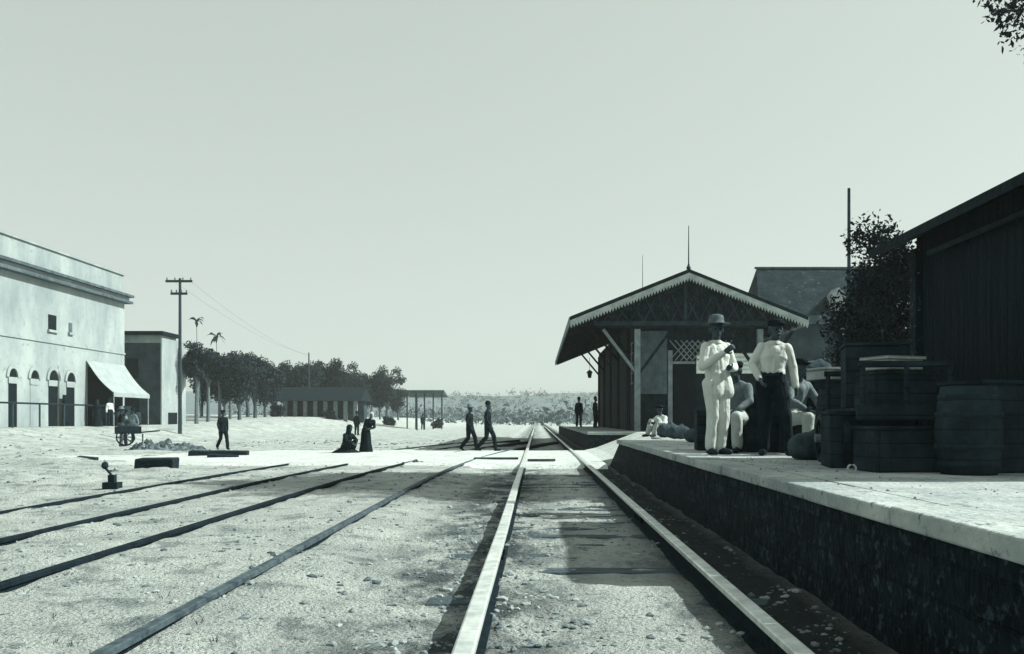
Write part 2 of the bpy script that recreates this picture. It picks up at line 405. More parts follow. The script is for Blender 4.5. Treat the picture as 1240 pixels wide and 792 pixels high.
def rail(parent, x0, k, y0, y1, top, wide, mtop):
    me = rail_mesh(x0, k, y0, y1, top, wide); o = link('rail', me, [M_rail, mtop], parent)
    for f in me.polygons:
        if f.normal.z > .5 and f.center.z > top - .02: f.material_index = 1
        elif abs(f.normal.x) > .6 and f.center.z > top - .03: f.material_index = 1
    return o
t1 = empty('railway_track', (0, 0, 0), 'main railway track with bright polished rails running beside the platform edge', 'railway track')
rail(t1, -.33, 0, -6, 140, .165, .05, M_railtop); rail(t1, 1.19, 0, -6, 140, .165, .046, M_railtop)
for xr in (-.33, 1.19):
    for k, yj in enumerate((7.4 if xr < 0 else 10.2, 16.5 if xr < 0 else 19.2)):
        for sx in (-1, 1):
            b = MB(); b.obox((xr + sx * .028, yj, .085), (.012, 0, 0), (0, .3, 0), (0, 0, .034)); 
            for q in (-.2, -.07, .07, .2): b.tube([(xr + sx * .038, yj + q, .085), (xr + sx * .062, yj + q, .085)], .014, 6)
            b.build('joint_bar', M_rail, t1)
y = 2.6; tie_me = None
while y < 46:
    if not (21.6 < y < 31.8):
        b = MB(); L = rng.uniform(1.0, 1.2); W = rng.uniform(.10, .125)
        a = rng.uniform(-.03, .03)
        b.obox((.43 + rng.uniform(-.06, .06), y + rng.uniform(-.05, .05), -.088 + rng.uniform(-.025, .014)), (L, a * L, 0), (-a * W, W, 0), (0, 0, .08))
        b.build('sleeper', M_tie, t1, bevel=.012)
    y += .66
t2 = empty('railway_track', (0, 0, 0), 'middle siding of two worn rails curving in to join the main line', 'railway track')
rail(t2, -3.5, .0034, -6, 44, .135, .034, M_rail); rail(t2, -2.0, .0034, -6, 44, .14, .036, M_railworn)
t3 = empty('railway_track', (0, 0, 0), 'outer siding of rusty half buried rails nearest the town buildings', 'railway track')
rail(t3, -6.3, .0034, -6, 48, .122, .034, M_rail); rail(t3, -4.85, .0034, -6, 48, .125, .034, M_rail)
# crossing planks beside the rails
for (x0, x1, yy, lab) in ((-.24, .48, 23.2, 'thin plank laid between the bright rails at the near edge of the crossing'), (-1.7, -.5, 24.2, 'thin plank laid on the dusty crossing left of the bright rails')):
    b = MB(); b.obox(((x0 + x1) / 2, yy, .15), ((x1 - x0) / 2, .02, 0), (-.004, .11, 0), (0, 0, .025)); o = b.build('crossing_plank', M_tie, bevel=.006); tag(o, lab, 'plank', 'planks laid on the crossing')

# loose stones and cinders (uncountable)
V, Fc = [], []
ib = bmesh.new(); bmesh.ops.create_icosphere(ib, subdivisions=1, radius=1.0); IV = [v.co.copy() for v in ib.verts]; IF = [tuple(v.index for v in f.verts) for f in ib.faces]; ib.free()
def chip(x, y, z, s):
    i = len(V); a = rng.uniform(0, 6); c, sn = math.cos(a), math.sin(a); sx, sy, sz = rng.uniform(.7, 1.3), rng.uniform(.5, 1), rng.uniform(.35, .7)
    for p in IV:
        k = rng.uniform(.72, 1.18) * s; qx, qy, qz = p.x * sx * k, p.y * sy * k, p.z * sz * k
        V.append((x + qx * c - qy * sn, y + qx * sn + qy * c, z + qz))
    for f in IF: Fc.append(tuple(i + k for k in f))
for _ in range(9000):
    y = 2.6 + 22 * rng.random() ** 1.7; x = rng.uniform(-.66 * y - 1, 1.8)
    if rng.random() < .35: x = rng.gauss(-.33 if rng.random() < .6 else 1.1, .45)
    if x > 1.8: continue
    dens = noise.noise((x * .7, y * .5, 11))
    if dens < rng.uniform(-.5, .25): continue
    chip(x, y, gh(x, y), rng.choice((.008, .010, .014, .018, .026, .036)) * rng.uniform(.7, 1.3))
for _ in range(2500):
    y = rng.uniform(22, 48); x = rng.uniform(-26, -4)
    if Y0 - .5 < y < Y1 + .5 and x > -13: continue
    if noise.noise((x * .35, y * .3, 17)) < rng.uniform(-.1, .35): continue
    chip(x, y, gh(x, y), rng.choice((.03, .05, .08)) * rng.uniform(.7, 1.4))
for _ in range(260):
    y = rng.uniform(3.5, 20); x = PX + .15 + abs(rng.gauss(0, .9)); chip(x, y, PZ + .004, rng.choice((.006, .009, .014)))
me = bpy.data.meshes.new('gravel'); me.from_pydata(V, [], Fc); o = link('gravel', me, M_rubble); o['kind'] = 'stuff'
o['label'] = 'loose stones and cinders scattered over the track bed'

# weeds
V, Fc = [], []
for _ in range(260):
    y = 3.2 + 26 * rng.random() ** 1.6; x = rng.uniform(-.62 * y, -1.2)
    if noise.noise((x * .5, y * .5, 31)) < .12 and not (y < 6 and x < -2.2 and rng.random() < .6): continue
    if abs(x + 2.75) < .9 and rng.random() < .6: continue
    z0 = gh(x, y); hgt = rng.uniform(.015, .05)
    for k in range(rng.randint(6, 16)):
        a = rng.uniform(0, 6.28); d = Vector((math.cos(a), math.sin(a), 0)); q = Vector((x, y, z0 - .01)) + d * rng.uniform(0, .05); sdv = Vector((-d.y, d.x, 0)) * .004
        i = len(V); V += [tuple(q - sdv), tuple(q + sdv), tuple(q + d * hgt * .8 + Vector((0, 0, hgt)))]; Fc.append((i, i + 1, i + 2))
me = bpy.data.meshes.new('weeds'); me.from_pydata(V, [], Fc); o = link('weeds', me, M_leaf); o['kind'] = 'stuff'; o['label'] = 'small dry weeds growing between the sidings'

# ------------------------------------------------------------------ station
EX, RX, EXR = 1.22, 5.62, 10.02        # eave, ridge, far eave
EZ, RZ = 4.86, 6.62; SY0, SY1 = 33.0, 58.0; WX0, WX1 = 3.88, 8.6; WY0, WY1 = 35.0, 56.0
st = empty('station_building', (RX, WY0, PZ), 'dark timber railway station with wide gabled roof and white scalloped bargeboard', 'station')
sl_ = (RZ - EZ) / (RX - EX)
b = MB(); th = .14
b.prism([(EX, SY0, EZ), (RX, SY0, RZ), (EXR, SY0, EZ), (EXR, SY0, EZ + th), (RX, SY0, RZ + th), (EX, SY0, EZ + th)], (0, SY1 - SY0, 0))
roof = b.build('roof', M_shingle, st, world=True)
b = MB()
for sx in (EX, EXR):
    s = 1 if sx > RX else -1
    for k in range(26):
        yy = SY0 + .3 + k * (SY1 - SY0 - .6) / 25
        b.bar((RX + s * .1, yy, RZ - .12 - .04), (sx - s * .05, yy, EZ - .1), .08, .12)
b.build('rafters', M_soffit, st, world=True)['label'] = 'row of dark rafters under the wide eaves'
# bargeboards with scallops, eave valance
def barge(y, s):
    b = MB(); n = 40; a = Vector((RX, y, RZ + th - .02)); e = Vector((EX if s < 0 else EXR, y, EZ + th - .02))
    top = [a.lerp(e, i / n) for i in range(n + 1)]
    poly = [t.copy() for t in top]; low = []
    for i in range(n, -1, -1):
        p = top[i]
        low.append(p + Vector((0, 0, -.17)))
        if i > 0:
            m = top[i].lerp(top[i - 1], .5); low.append(m + Vector((0, 0, -.31)))
    b.f = []; 
    for i in range(n):
        p, q = top[i], top[i + 1]; m = p.lerp(q, .5)
        dn = Vector((0, 0, -.17)); dm = Vector((0, 0, -.31))
        b.prism([p, q, q + dn, m + dm, p + dn], (0, -.05, 0))
    b.v = [(x, y, z - .13) for x, y, z in b.v]
    return b
for s, nm in ((-1, 'bargeboard'), (1, 'bargeboard')):
    barge(SY0 - .003, s).build(nm, M_white, st, world=True)
def valance(x, nm):
    b = MB(); n = 90
    for i in range(n):
        y0 = SY0 + (SY1 - SY0) * i / n; y1 = SY0 + (SY1 - SY0) * (i + 1) / n; m = (y0 + y1) / 2; z = EZ + th - .03
        b.prism([(x, y0, z), (x, y1, z), (x, y1, z - .17), (x, m, z - .3), (x, y0, z - .17)], (.03 if x < RX else -.03, 0, 0))
    b.build('valance', M_trim, st, world=True)
valance(EX - .034, 'l'); valance(EXR + .034, 'r')
# body
b = MB(); b.box(WX0, WX1, WY0, WY1, PZ, EZ + .4); wl = b.build('wall', M_darkwood, st, world=True)
b = MB(); zt = lambda x: RZ - abs(x - RX) * sl_ - .02
b.prism([(EX + .8, SY0 + .9, zt(EX + .8) - .02), (RX, SY0 + .9, RZ - .03), (EXR - .8, SY0 + .9, zt(EXR - .8) - .02), (EXR - 1.1, SY0 + .9, EZ - .15), (EX + 1.1, SY0 + .9, EZ - .15)], (0, .08, 0))
b.build('gable', M_darkwood, st, world=True)
# gable truss
b = MB(); yt = SY0 + .82
b.bar((EX + .95, yt, EZ - .02), (EXR - .95, yt, EZ - .02), .1, .16)
b.bar((RX, yt - .004, EZ), (RX, yt - .004, RZ - .1), .12, .12)
for s in (-1, 1):
    for k in range(1, 7):
        x = RX + s * k * .52
        b.bar((x, yt + .004, EZ + .05), (x - s * .45, yt + .004, min(zt(x - s * .45) - .1, EZ + .95)), .05, .05)
        b.bar((x - s * .5, yt + .012, EZ + .05), (x - s * .05, yt + .012, min(zt(x) - .1, EZ + .95)), .05, .05)
b.build('truss', mat('truss_wood', .045, .02, 3.0), st, world=True)['label'] = 'lattice truss in the gable peak'
# posts and braces
for px in (WX0, WX1 - .05):
    b = MB(); b.box(px - .16, px + .06, SY0 + .96, SY0 + 1.16, PZ, EZ - .22); b.build('post', M_trim, st, world=True, bevel=.015)
yb = SY0 + 1.06
for a, c, mm in (((WX0 - .15, 3.05), (WX0 - 1.35, EZ - .23), M_trim), ((WX0 + .05, 3.0), (WX0 + 1.25, EZ - .23), M_darkwood), ((WX1 - .2, 3.0), (WX1 - 1.3, EZ - .23), M_darkwood), ((WX1, 3.0), (WX1 + 1.15, EZ - .3), M_darkwood)):
    b = MB(); b.bar((a[0], yb, a[1]), (c[0], yb, c[1]), .09, .11); b.build('brace', mm, st, world=True)
for k in range(5):
    yy = WY0 + 2.6 + k * 4.4
    b = MB(); b.box(WX0 - .1, WX0 - .004, yy - .09, yy + .09, PZ, EZ + .2); b.build('post', M_darkwood_y, st, world=True)
    b = MB(); b.bar((WX0 - .05, yy, 3.95), (EX + 1.5, yy, EZ + .42), .08, .1); b.build('brace', M_darkwood_y, st, world=True)
# gable end wall fittings (front plane WY0)
yw = WY0
def front(name, m, x0, x1, z0, z1, d=.04, parent=None, label=None):
    b = MB(); b.box(x0, x1, yw - d, yw - .003, z0, z1); o = b.build(name, m, parent or st, world=parent is None)
    if label: o['label'] = label
    return o
front('panel', M_panel, WX0 + .12, WX0 + 1.22, 2.2, EZ - .2, .05, label='pale grey boarded panel beside the corner post')
front('pilaster', M_trim, WX0 + 1.25, WX0 + 1.42, PZ, 3.9, .09)
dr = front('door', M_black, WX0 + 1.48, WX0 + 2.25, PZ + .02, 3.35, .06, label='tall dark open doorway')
front('door_frame', M_trim, WX0 + 1.43, WX0 + 2.31, 3.37, 3.47, .1)
lat = MB()
for k in range(9):
    x = WX0 + 1.3 + k * .22
    lat.bar((x, yw - .03, 3.5), (x + .7, yw - .03, 4.3), .03, .04); lat.bar((x + .7, yw - .06, 3.5), (x, yw - .06, 4.3), .03, .04)
lat.build('lattice', M_trim, st, world=True)['label'] = 'crossed wooden lattice over the doorway'
def louvre(x0, x1, z0, z1):
    b = MB(); b.box(x0, x1, yw - .03, yw - .003, z0, z1); n = int((z1 - z0) / .15)
    for k in range(n):
        z = z0 + (k + .5) * (z1 - z0) / n; b.bar((x0 + .01, yw - .06, z), (x1 - .01, yw - .06, z), .03, .11, up=(0, -.5, 1))
    b.build('louvre_panel', mat('louvre_daylight', .82, .7), st, world=True)['label'] = 'pale louvred window panel in the dark gable wall'  # daylight seen through the louvres, put into the pale colour
louvre(WX0 + 2.36, WX0 + 2.86, 3.0, 3.72); louvre(WX0 + 3.55, WX0 + 4.6, 3.0, 3.8)
for (x0, z0, z1) in ((WX1 + .25, 1.6, 3.9),):
    b = MB(); b.box(WX1 + .003, WX1 + .9, WY0 + .4, WY0 + 8, PZ, 4.2); b.build('side_room', M_darkwood, st, world=True)['label'] = 'dark lean-to room under the far eave'
# track side openings
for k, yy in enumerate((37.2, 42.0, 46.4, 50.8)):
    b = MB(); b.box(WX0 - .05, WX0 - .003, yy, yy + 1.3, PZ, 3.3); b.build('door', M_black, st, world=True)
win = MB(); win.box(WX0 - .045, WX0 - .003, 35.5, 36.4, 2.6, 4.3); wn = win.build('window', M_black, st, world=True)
wm = MB()
for z in (2.65, 3.05, 3.45, 3.85, 4.25): wm.bar((WX0 - .06, 35.52, z), (WX0 - .06, 36.38, z), .02, .045)
wm.bar((WX0 - .07, 35.95, 2.6), (WX0 - .07, 35.95, 4.3), .03, .03)
wm.v = [(x - 0, y, z) for x, y, z in wm.v]; wmo = wm.build('window_bars', M_trim, wn); wmo.location = (-st.location.x, -st.location.y, -st.location.z)
# lightning rods
for (rx, ry, h, r) in ((RX, SY0 + .1, 1.75, .028), (RX, SY0 + 14.5, 3.3, .024)):
    b = MB(); b.tube([(rx, ry, RZ + .05), (rx, ry, RZ + h)], [r, r * .5], 6); b.lathe((rx, ry, RZ + .14), [(.07, 0), (.09, .05), (.05, .12), (.03, .2)], 8); b.build('lightning_rod', M_iron, st, world=True)
# lantern hanging from the eave
p = at(714, 463, 52); ln = empty('hanging_lantern', (p.x, p.y, EZ - .05), 'small dark lantern hanging under the station eave above the far platform', 'lantern')
b = MB(); b.tube([(0, 0, 0), (0, 0, -.75)], .012, 5); b.build('rod', M_iron, ln)
b = MB(); b.lathe((0, 0, -1.2), [(.05, 0), (.1, .03), (.14, .3), (.12, .33)], 10); b.build('lamp_body', M_glass, ln)
b = MB(); b.lathe((0, 0, -.9), [(.2, 0), (.12, .1), (.03, .17)], 10); b.build('lamp_hood', M_iron, ln)

# ------------------------------------------------------------------ house behind the station
hp = at(970, 400, 46)
hs = empty('house', (hp.x, 47.5, .7), 'house with tall grey slate roof rising behind the right end of the station', 'house')
hx0, hx1, y0, y1, ez, rz = 11.8, 18.5, 45, 51, 6.0, 9.3
b = MB(); b.box(hx0 + .3, hx1 - .3, y0 + .4, y1 - .4, .5, ez); b.build('wall', M_plaster2, hs, world=True)
b = MB(); b.prism([(hx0 - .5, y0, ez - .1), (hx0 - .5, y1, ez - .1), (hx0 - .5, 48, rz)], (0, 0, 0.001)); b.v, b.f = [], []
A = [(hx0 - .6, y0, ez), (hx1, y0, ez), (hx1, y1, ez), (hx0 - .6, y1, ez)]; Rg = [(hx0, 48, rz), (hx1, 48, rz)]
b.quad(A[0], A[1], Rg[1], Rg[0]); b.quad(A[2], A[3], Rg[0], Rg[1]); b.quad(A[3], A[0], Rg[0]); b.quad(A[1], A[2], Rg[1]); b.quad(*A[::-1])
b.build('roof', M_slate, hs, world=True)
b = MB(); b.bar((hx0 - .1, 48, rz + .03), (hx1, 48, rz + .03), .16, .1); b.build('ridge_cap', M_cornice, hs, world=True)
b = MB(); b.prism([(15.05, 45.6, 6.75), (15.75, 45.6, 6.75), (15.75, 45.6, 7.6), (15.4, 45.6, 7.95), (15.05, 45.6, 7.6)], (0, 1.6, 0)); dm = b.build('dormer', M_white, hs, world=True)

# ------------------------------------------------------------------ trees
def tree_mesh(seed, h, trunk_h, cr, leaves, size, nclump=40, lean=0, tr=.16, squash=.75):
    rg = random.Random(seed); t = MB(); top = Vector((lean, rg.uniform(-.2, .2), trunk_h))
    pts = [Vector((0, 0, -.3)), Vector((lean * .3 + rg.uniform(-.05, .05), 0, trunk_h * .45)), top, top + Vector((lean * .3, 0, (h - trunk_h) * .55))]
    t.tube(pts, [tr * 1.25, tr, tr * .8, tr * .3], 8)
    V, Fc = [], []; cz = trunk_h + (h - trunk_h) * .5; rz_ = (h - trunk_h) * .56
    for k in range(nclump):
        d = Vector((rg.gauss(0, 1), rg.gauss(0, 1), rg.gauss(0, 1))).normalized() * rg.uniform(.35, .95)
        c = Vector((lean + d.x * cr, d.y * cr, cz + d.z * rz_))
        if k % 4 == 0: t.tube([top + Vector((0, 0, -rg.uniform(0, .25) * (h - trunk_h))), top.lerp(c, .5) + Vector((0, 0, .1)), c], [tr * .45, tr * .28, tr * .08], 5)
        leafquads(V, Fc, c, cr * rg.uniform(.22, .42), leaves // nclump, size, rg, squash)
    me = bpy.data.meshes.new('crown'); me.from_pydata(V, [], Fc)
    return t.mesh('trunk'), me
def tree(name, loc, label, tm, cm, mt, ml, group=None, sc=1, rz=0, cat='tree'):
    e = empty(name, loc, label, cat, group, rz); e.scale = (sc, sc, sc)
    link_once('trunk', tm, mt, e); link_once('crown', cm, ml, e); return e
def link_once(name, me, m, parent):
    o = bpy.data.objects.new(name, me); COL.objects.link(o); o.parent = parent
    if not me.materials: me.materials.append(m)
    return o
# the big tree, set nearly out of view to cast the shadow band, and the bush at its foot
tm, cm = tree_mesh(3, 14.6, 7.2, 3.3, 60000, .085, 130, 0, .3, squash=.8)
tree('broadleaf_tree', (12.7, 17.6, .7), 'tall dense tree added to shade the track, lowest leaves showing in the top right corner above the freight shed', tm, cm, M_bark, M_leafdark)
tm, cm = tree_mesh(5, 4.1, .4, 1.35, 28000, .045, 60, 0, .1)
tree('broadleaf_tree', (6.55, 16.2, .72), 'small dark bushy tree at the end of the freight shed behind the luggage', tm, cm, M_bark, M_leafdark)
tm, cm = tree_mesh(9, 3.2, .5, 1.0, 7000, .08, 40, 0, .08)
tree('bush', (7.75, 21.2, .72), 'speckled leafy bush between the station and the dark trees', tm, cm, M_bark, M_leaf2, cat='bush')
# row of trees along the left, receding
kinds = [tree_mesh(20 + i, 6.4, 3.6, 1.5, 6500, .12, 34, .1 * (i - 1), .15) for i in range(3)]
kinds2 = [tree_mesh(40 + i, 6.8, 1.9, 2.3, 6500, .15, 30, .1, .17) for i in range(3)]
row = [ # px, D, kind, height scale, label
 (238, 74, 0, 1.02, 'first tall clipped tree right of the telegraph pole, bare slender trunk'),
 (252, 80, 1, 1.00, 'second tall clipped tree right of the telegraph pole'),
 (266, 84, 2, .98, 'third slender clipped tree in the row right of the telegraph pole'),
 (279, 88, 0, 1.0, 'fourth clipped tree in the row, with the last clear bare trunk'),
 (290, 84, 3, .92, 'dark low branched tree where the clipped row ends'),
 (309, 92, 4, 1.0, 'broad dark tree just left of the arcaded market hall'),
 (330, 112, 5, 1.22, 'broad tree showing over the left end of the market hall roof'),
 (352, 118, 3, 1.25, 'leafy tree behind the market hall, left of the thin pole'),
 (374, 116, 4, 1.35, 'tallest tree behind the market hall, at the thin pole'),
 (396, 122, 5, 1.4, 'full crowned tree behind the market hall, right of the thin pole'),
 (414, 126, 3, 1.35, 'leafy tree above the right end of the market hall'),
 (432, 130, 4, 1.15, 'low branched dark tree just past the market hall'),
 (450, 134, 5, 1.2, 'loose crowned tree standing before the last tree of the row'),
 (468, 138, 3, 1.38, 'tall round headed tree at the far right end of the row'),
 (482, 142, 4, .98, 'short dark tree beside the long open shed'),
 (321, 96, 3, .86, 'low ragged tree at the left gable of the market hall'),
 (363, 126, 4, 1.1, 'ragged tree behind the market hall ridge, left of the thin pole'),
 (385, 130, 3, 1.32, 'ragged tree behind the market hall ridge, just right of the thin pole'),
 (405, 134, 5, 1.0, 'low tree behind the right half of the market hall'),
 (423, 118, 3, .95, 'ragged low tree at the right gable of the market hall'),
 (441, 126, 4, .82, 'small shrubby tree past the market hall, beside the low branched tree'),
 (460, 128, 5, .8, 'small shrubby tree under the tall round headed tree'),
 (300, 98, 5, 1.05, 'dark tree behind the end of the clipped row'),
 (244, 96, 4, .95, 'tree standing behind the bare trunks of the clipped row'),
 (272, 104, 3, 1.0, 'second tree standing behind the bare trunks of the clipped row'),
]
for px, D, k, sc, lab in row:
    p = at(px, 508, D); tm, cm = (kinds + kinds2)[k]; sc *= 1 if D < 100 else .84
    tree('street_tree', (p.x, p.y, gh(p.x, p.y, False)), lab, tm, cm, M_barkpale if k < 3 else M_bark, M_leaf if k not in (1, 5) else M_leafdark, 'trees along the town street', sc, rz=px * .7)
for k, (px, D, lab) in enumerate(((335, 99, 'low dark bush before the left bays of the market hall'), (398, 99, 'low dark bush before the right bays of the market hall'), (470, 112, 'low bush left of the long open shed'), (530, 118, 'low bush at the right end of the long open shed'))):
    q = at(px, 508, D); tm, cm = tree_mesh(70 + k, 1.7, .3, .9, 2200, .12, 18, 0, .05); tree('bush', (q.x, D, gh(q.x, D, False) - .45), lab, tm, cm, M_bark, M_leaf, 'low bushes by the market hall', 1, 0, 'bush')
# two slim palms
def palm(px, py, D, label, s):
    p = at(px, py, D); zb = gh(p.x, D, False); h = p.z - zb
    e = empty('palm_tree', (p.x, D, zb), label, 'palm', 'slim palms above the street trees')
    b = MB(); b.tube([(.4, 0, -.2), (.25, 0, h * .4), (.05, 0, h * .75), (0, 0, h)], [.07, .05, .035, .03], 6); b.build('trunk', M_barkpale, e)
    V, Fc = [], []; rg = random.Random(px)
    for k in range(9):
        a = k * .7 + rg.uniform(-.2, .2); L = s * rg.uniform(.7, 1.1); rise = rg.uniform(-.1, 1.6)
        pr = None
        for q in range(6):
            t = q / 5; c = Vector((math.cos(a) * L * t, math.sin(a) * L * t, h + L * (rise * t - 1.1 * t * t))); wd = .16 * s * math.sin(math.pi * (t * .9 + .08)); sd_ = Vector((-math.sin(a), math.cos(a), .3)) * wd
            if pr: i = len(V); V += [tuple(pr[0] - pr[1]), tuple(pr[0] + pr[1]), tuple(c + sd_), tuple(c - sd_)]; Fc.append((i, i + 1, i + 2, i + 3))
            pr = (c, sd_)
    me = bpy.data.meshes.new('crown'); me.from_pydata(V, [], Fc); link('crown', me, M_leaf, e)
palm(238, 390, 90, 'taller slim palm with a few upright fronds, nearer the telegraph pole', 1.0)
palm(262, 408, 95, 'lower slim palm with spread fronds, right of the taller palm', 1.1)

# ------------------------------------------------------------------ poles
def pole(px, D, ytop, arms, r, label, base=None):
    p = at(px, ytop, D); zb = base if base is not None else gh(p.x, D, False)
    e = empty('telegraph_pole', (p.x, D, zb), label, 'telegraph pole')
    b = MB(); b.tube([(0, 0, -.4), (0, 0, p.z - zb)], [r * 1.2, r * .75], 8); b.build('pole', M_pole, e)
    for (yy, half) in arms:
        z = at(px, yy, D).z - zb; hw = half * D / F; c = MB(); c.box(-hw, hw, -.1 - r, -r, z - .07, z + .07); ca = c.build('crossarm', M_pole, e)
        for k in range(4):
            x = hw * (-.9 + .6 * k); i = MB(); i.lathe((x, -.05 - r, z + .07), [(.03, 0), (.05, .06), (.05, .12), (.02, .17)], 8); i.build('insulator', M_trim, ca)
    return e
pole(218, 55, 337, ((341, 16), (356, 10)), .11, 'tall telegraph pole with two crossarms by the street trees')
pole(374, 108, 427, (), .10, 'bare thin pole rising through the trees over the market hall')
pole(1028, 20, 228, (), .045, 'thin dark pole standing above the bushy tree at the right', base=.7)
pole(505, 96, 474, (), .07, 'short thin pole by the long open shed')

for k, (xa, xb) in enumerate(((at(208, 339, 55), at(372, 429, 108)), (at(229, 339, 55), at(376, 431, 108)))):
    b = MB(); b.tube([xa.lerp(xb, t / 12) + Vector((0, 0, -.7 * (1 - (t / 6 - 1) ** 2))) for t in range(13)], .006, 4)
    tag(b.build('telegraph_wire', M_iron), ('left hand wire strung from the two armed pole to the thin pole', 'right hand wire strung from the two armed pole to the thin pole')[k], 'wire', 'telegraph wires')

# ------------------------------------------------------------------ white two-storey building
FX = -29.0; BY0, BY1 = 36.0, 62.9; BZ = .72
wb = empty('town_building', (FX - 5, 50, BZ), 'white plastered two storey building with arched doorways and heavy cornice', 'building')
cz, pz = 9.35, 11.3
b = MB(); b.box(FX - 11, FX, BY0, BY1, -.2, cz); b.build('wall', M_plaster, wb, world=True)
b = MB(); b.box(FX - 11, FX - .05, BY0 + .05, BY1 - .05, cz + .62, pz); b.box(FX - 11.05, FX + .06, BY0, BY1, pz + .003, pz + .09); b.build('parapet', M_plaster, wb, world=True)
b = MB(); b.box(FX - 11, FX + .45, BY0 - .4, BY1 + .4, cz + .002, cz + .17); b.build('cornice', M_cornice, wb, world=True)
b = MB(); b.box(FX - 11, FX + .25, BY0 - .2, BY1 + .2, cz + .172, cz + .45); b.build('cornice_band', M_plaster, wb, world=True)
b = MB(); b.box(FX - 11, FX + .5, BY0 - .45, BY1 + .45, cz + .452, cz + .615); b.build('cornice_cap', M_cornice, wb, world=True)
b = MB(); b.box(FX + .003, FX + .07, BY0, BY1, 5.75, 5.88); b.build('string_course', M_plaster, wb, world=True)
def yfor(px): return FX * F / (px - VX)
for px, wpx, z0, z1 in ((63, 9.5, 6.55, 7.45), (85, 4, 6.6, 7.2)):
    ya, yb_ = yfor(px - wpx / 2), yfor(px + wpx / 2); fr = MB()
    fr.box(FX + .003, FX + .03, ya, yb_, z0, z1); f = fr.build('window', M_black if wpx > 5 else M_cornice, wb, world=True)
    sm = MB(); sm.box(FX + .003, FX + .14, ya - .1, yb_ + .1, z0 - .14, z0 - .003); s_ = sm.build('sill', M_plaster, f); s_.location = (-wb.location.x, -wb.location.y, -wb.location.z)
def arch(px, wpx, closed=False):
    ya, yb_ = yfor(px - wpx / 2), yfor(px + wpx / 2); r = (yb_ - ya) / 2; m = (ya + yb_) / 2; zs = 3.55
    poly = [(FX + .004, ya, zs)] + [(FX + .004, m - r * math.cos(math.pi * k / 12), zs + r * 1.15 * math.sin(math.pi * k / 12)) for k in range(1, 12)] + [(FX + .004, yb_, zs)]
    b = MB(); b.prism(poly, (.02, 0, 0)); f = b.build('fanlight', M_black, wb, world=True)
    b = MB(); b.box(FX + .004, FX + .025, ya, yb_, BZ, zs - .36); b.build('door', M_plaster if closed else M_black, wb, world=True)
    b = MB(); b.box(FX + .004, FX + .06, ya - .04, yb_ + .04, zs - .355, zs - .005); b.build('transom', M_plaster, wb, world=True)
    b = MB(); P = [(m - (r + o_) * math.cos(math.pi * k / 14), zs + (r + o_) * 1.15 * math.sin(math.pi * k / 14)) for o_ in (.03, .24) for k in range(15)]
    for k in range(14):
        q = [P[k], P[k + 1], P[15 + k + 1], P[15 + k]]; b.prism([(FX + .004, y, z) for y, z in q], (.08, 0, 0))
    b.build('arch_moulding', M_plaster, wb, world=True)
arch(41, 9.5, True); arch(64, 11); arch(85, 9.5); arch(15, 10)
b = MB(); b.box(FX + .26, FX + .29, yfor(70.5), yfor(78), BZ, 2.7); b.build('shutter', M_black, wb, world=True)['label'] = 'dark open shutter leaf between the arched doors'
# shop front and awning
b = MB(); b.box(FX + .004, FX + .03, yfor(106), yfor(148), BZ, 4.6); b.build('shop_opening', M_black, wb, world=True)
ya, yb_ = 57.5, 62.8
b = MB(); n = 12
for k in range(n):
    for (t0, t1) in ((k / n, (k + 1) / n),):
        f = lambda t: (FX + .05 + 1.75 * t, 5.0 - 2.05 * t - .22 * math.sin(math.pi * t))
        (x0, z0), (x1, z1) = f(t0), f(t1)
        b.prism([(x0, ya, z0), (x1, ya, z1), (x1, ya, z1 - .03), (x0, ya, z0 - .03)], (0, yb_ - ya, 0))
x1, z1 = f(1); b.box(x1 - .01, x1 + .02, ya, yb_, z1 - .28, z1 + .001)
b.build('awning', M_canvas, wb, world=True)
for yy in (ya + .1, yb_ - .1):
    b = MB(); b.tube([(FX + 1.75, yy, 2.9), (FX + 1.75, yy, .55)], .045, 6); b.build('awning_post', M_trim, wb, world=True)
rl = empty('railing', (FX + 1.6, 52, BZ), 'low dark hitching rail before the arched doorways of the white building', 'railing')
b = MB(); b.tube([(FX + 1.6, 44, BZ + 1.35), (FX + 1.6, 57.2, BZ + 1.35)], .05, 6); b.build('rail_bar', M_iron, rl, world=True)
for k in range(6):
    b = MB(); y = 44.2 + k * 2.55; b.tube([(FX + 1.6, y, .3), (FX + 1.6, y, BZ + 1.33)], .05, 6); b.build('post', M_pole, rl, world=True)
# shop goods under the awning
for k, (dy, dx, h, lab) in enumerate(((58.0, .8, 1.1, 'tall dark crate under the left end of the awning'), (59.3, .7, .8, 'low dark crate under the middle of the awning'), (60.6, .9, 1.3, 'tall dark crate under the right half of the awning'))):
    z = gh(FX + dx, dy, False); e = empty('crate', (FX + dx, dy, z), lab, 'crate', 'crates under the awning')
    b = MB(); b.box(-.4, .4, -.5, .5, 0, h); b.build('crate_box', M_crate, e, bevel=.02)
    b = MB(); b.box(-.42, .42, -.52, .52, h + .002, h + .06); b.build('lid', M_crate, e)

for k, (dy, dx, z0, r, lab) in enumerate(((57.7, 1.3, .72, .32, 'dark barrel at the left post of the awning'), (58.7, 1.5, .72, .30, 'dark barrel left of the middle of the awning'), (61.6, 1.4, .72, .34, 'dark barrel near the right post of the awning'))):
    e = empty('barrel', (FX + dx, dy, gh(FX + dx, dy, False)), lab, 'barrel', 'barrels under the awning')
    b = MB(); b.lathe((0, 0, 0), [(r * .82, -.1), (r, .45), (r * .82, .95), (r * .7, .95)], 14); b.build('staves', M_crate, e, smooth=True)
    b = MB(); b.lathe((0, 0, .2), [(r * .95, 0), (r * .97, .05)], 14, False); b.build('hoop', M_iron, e)

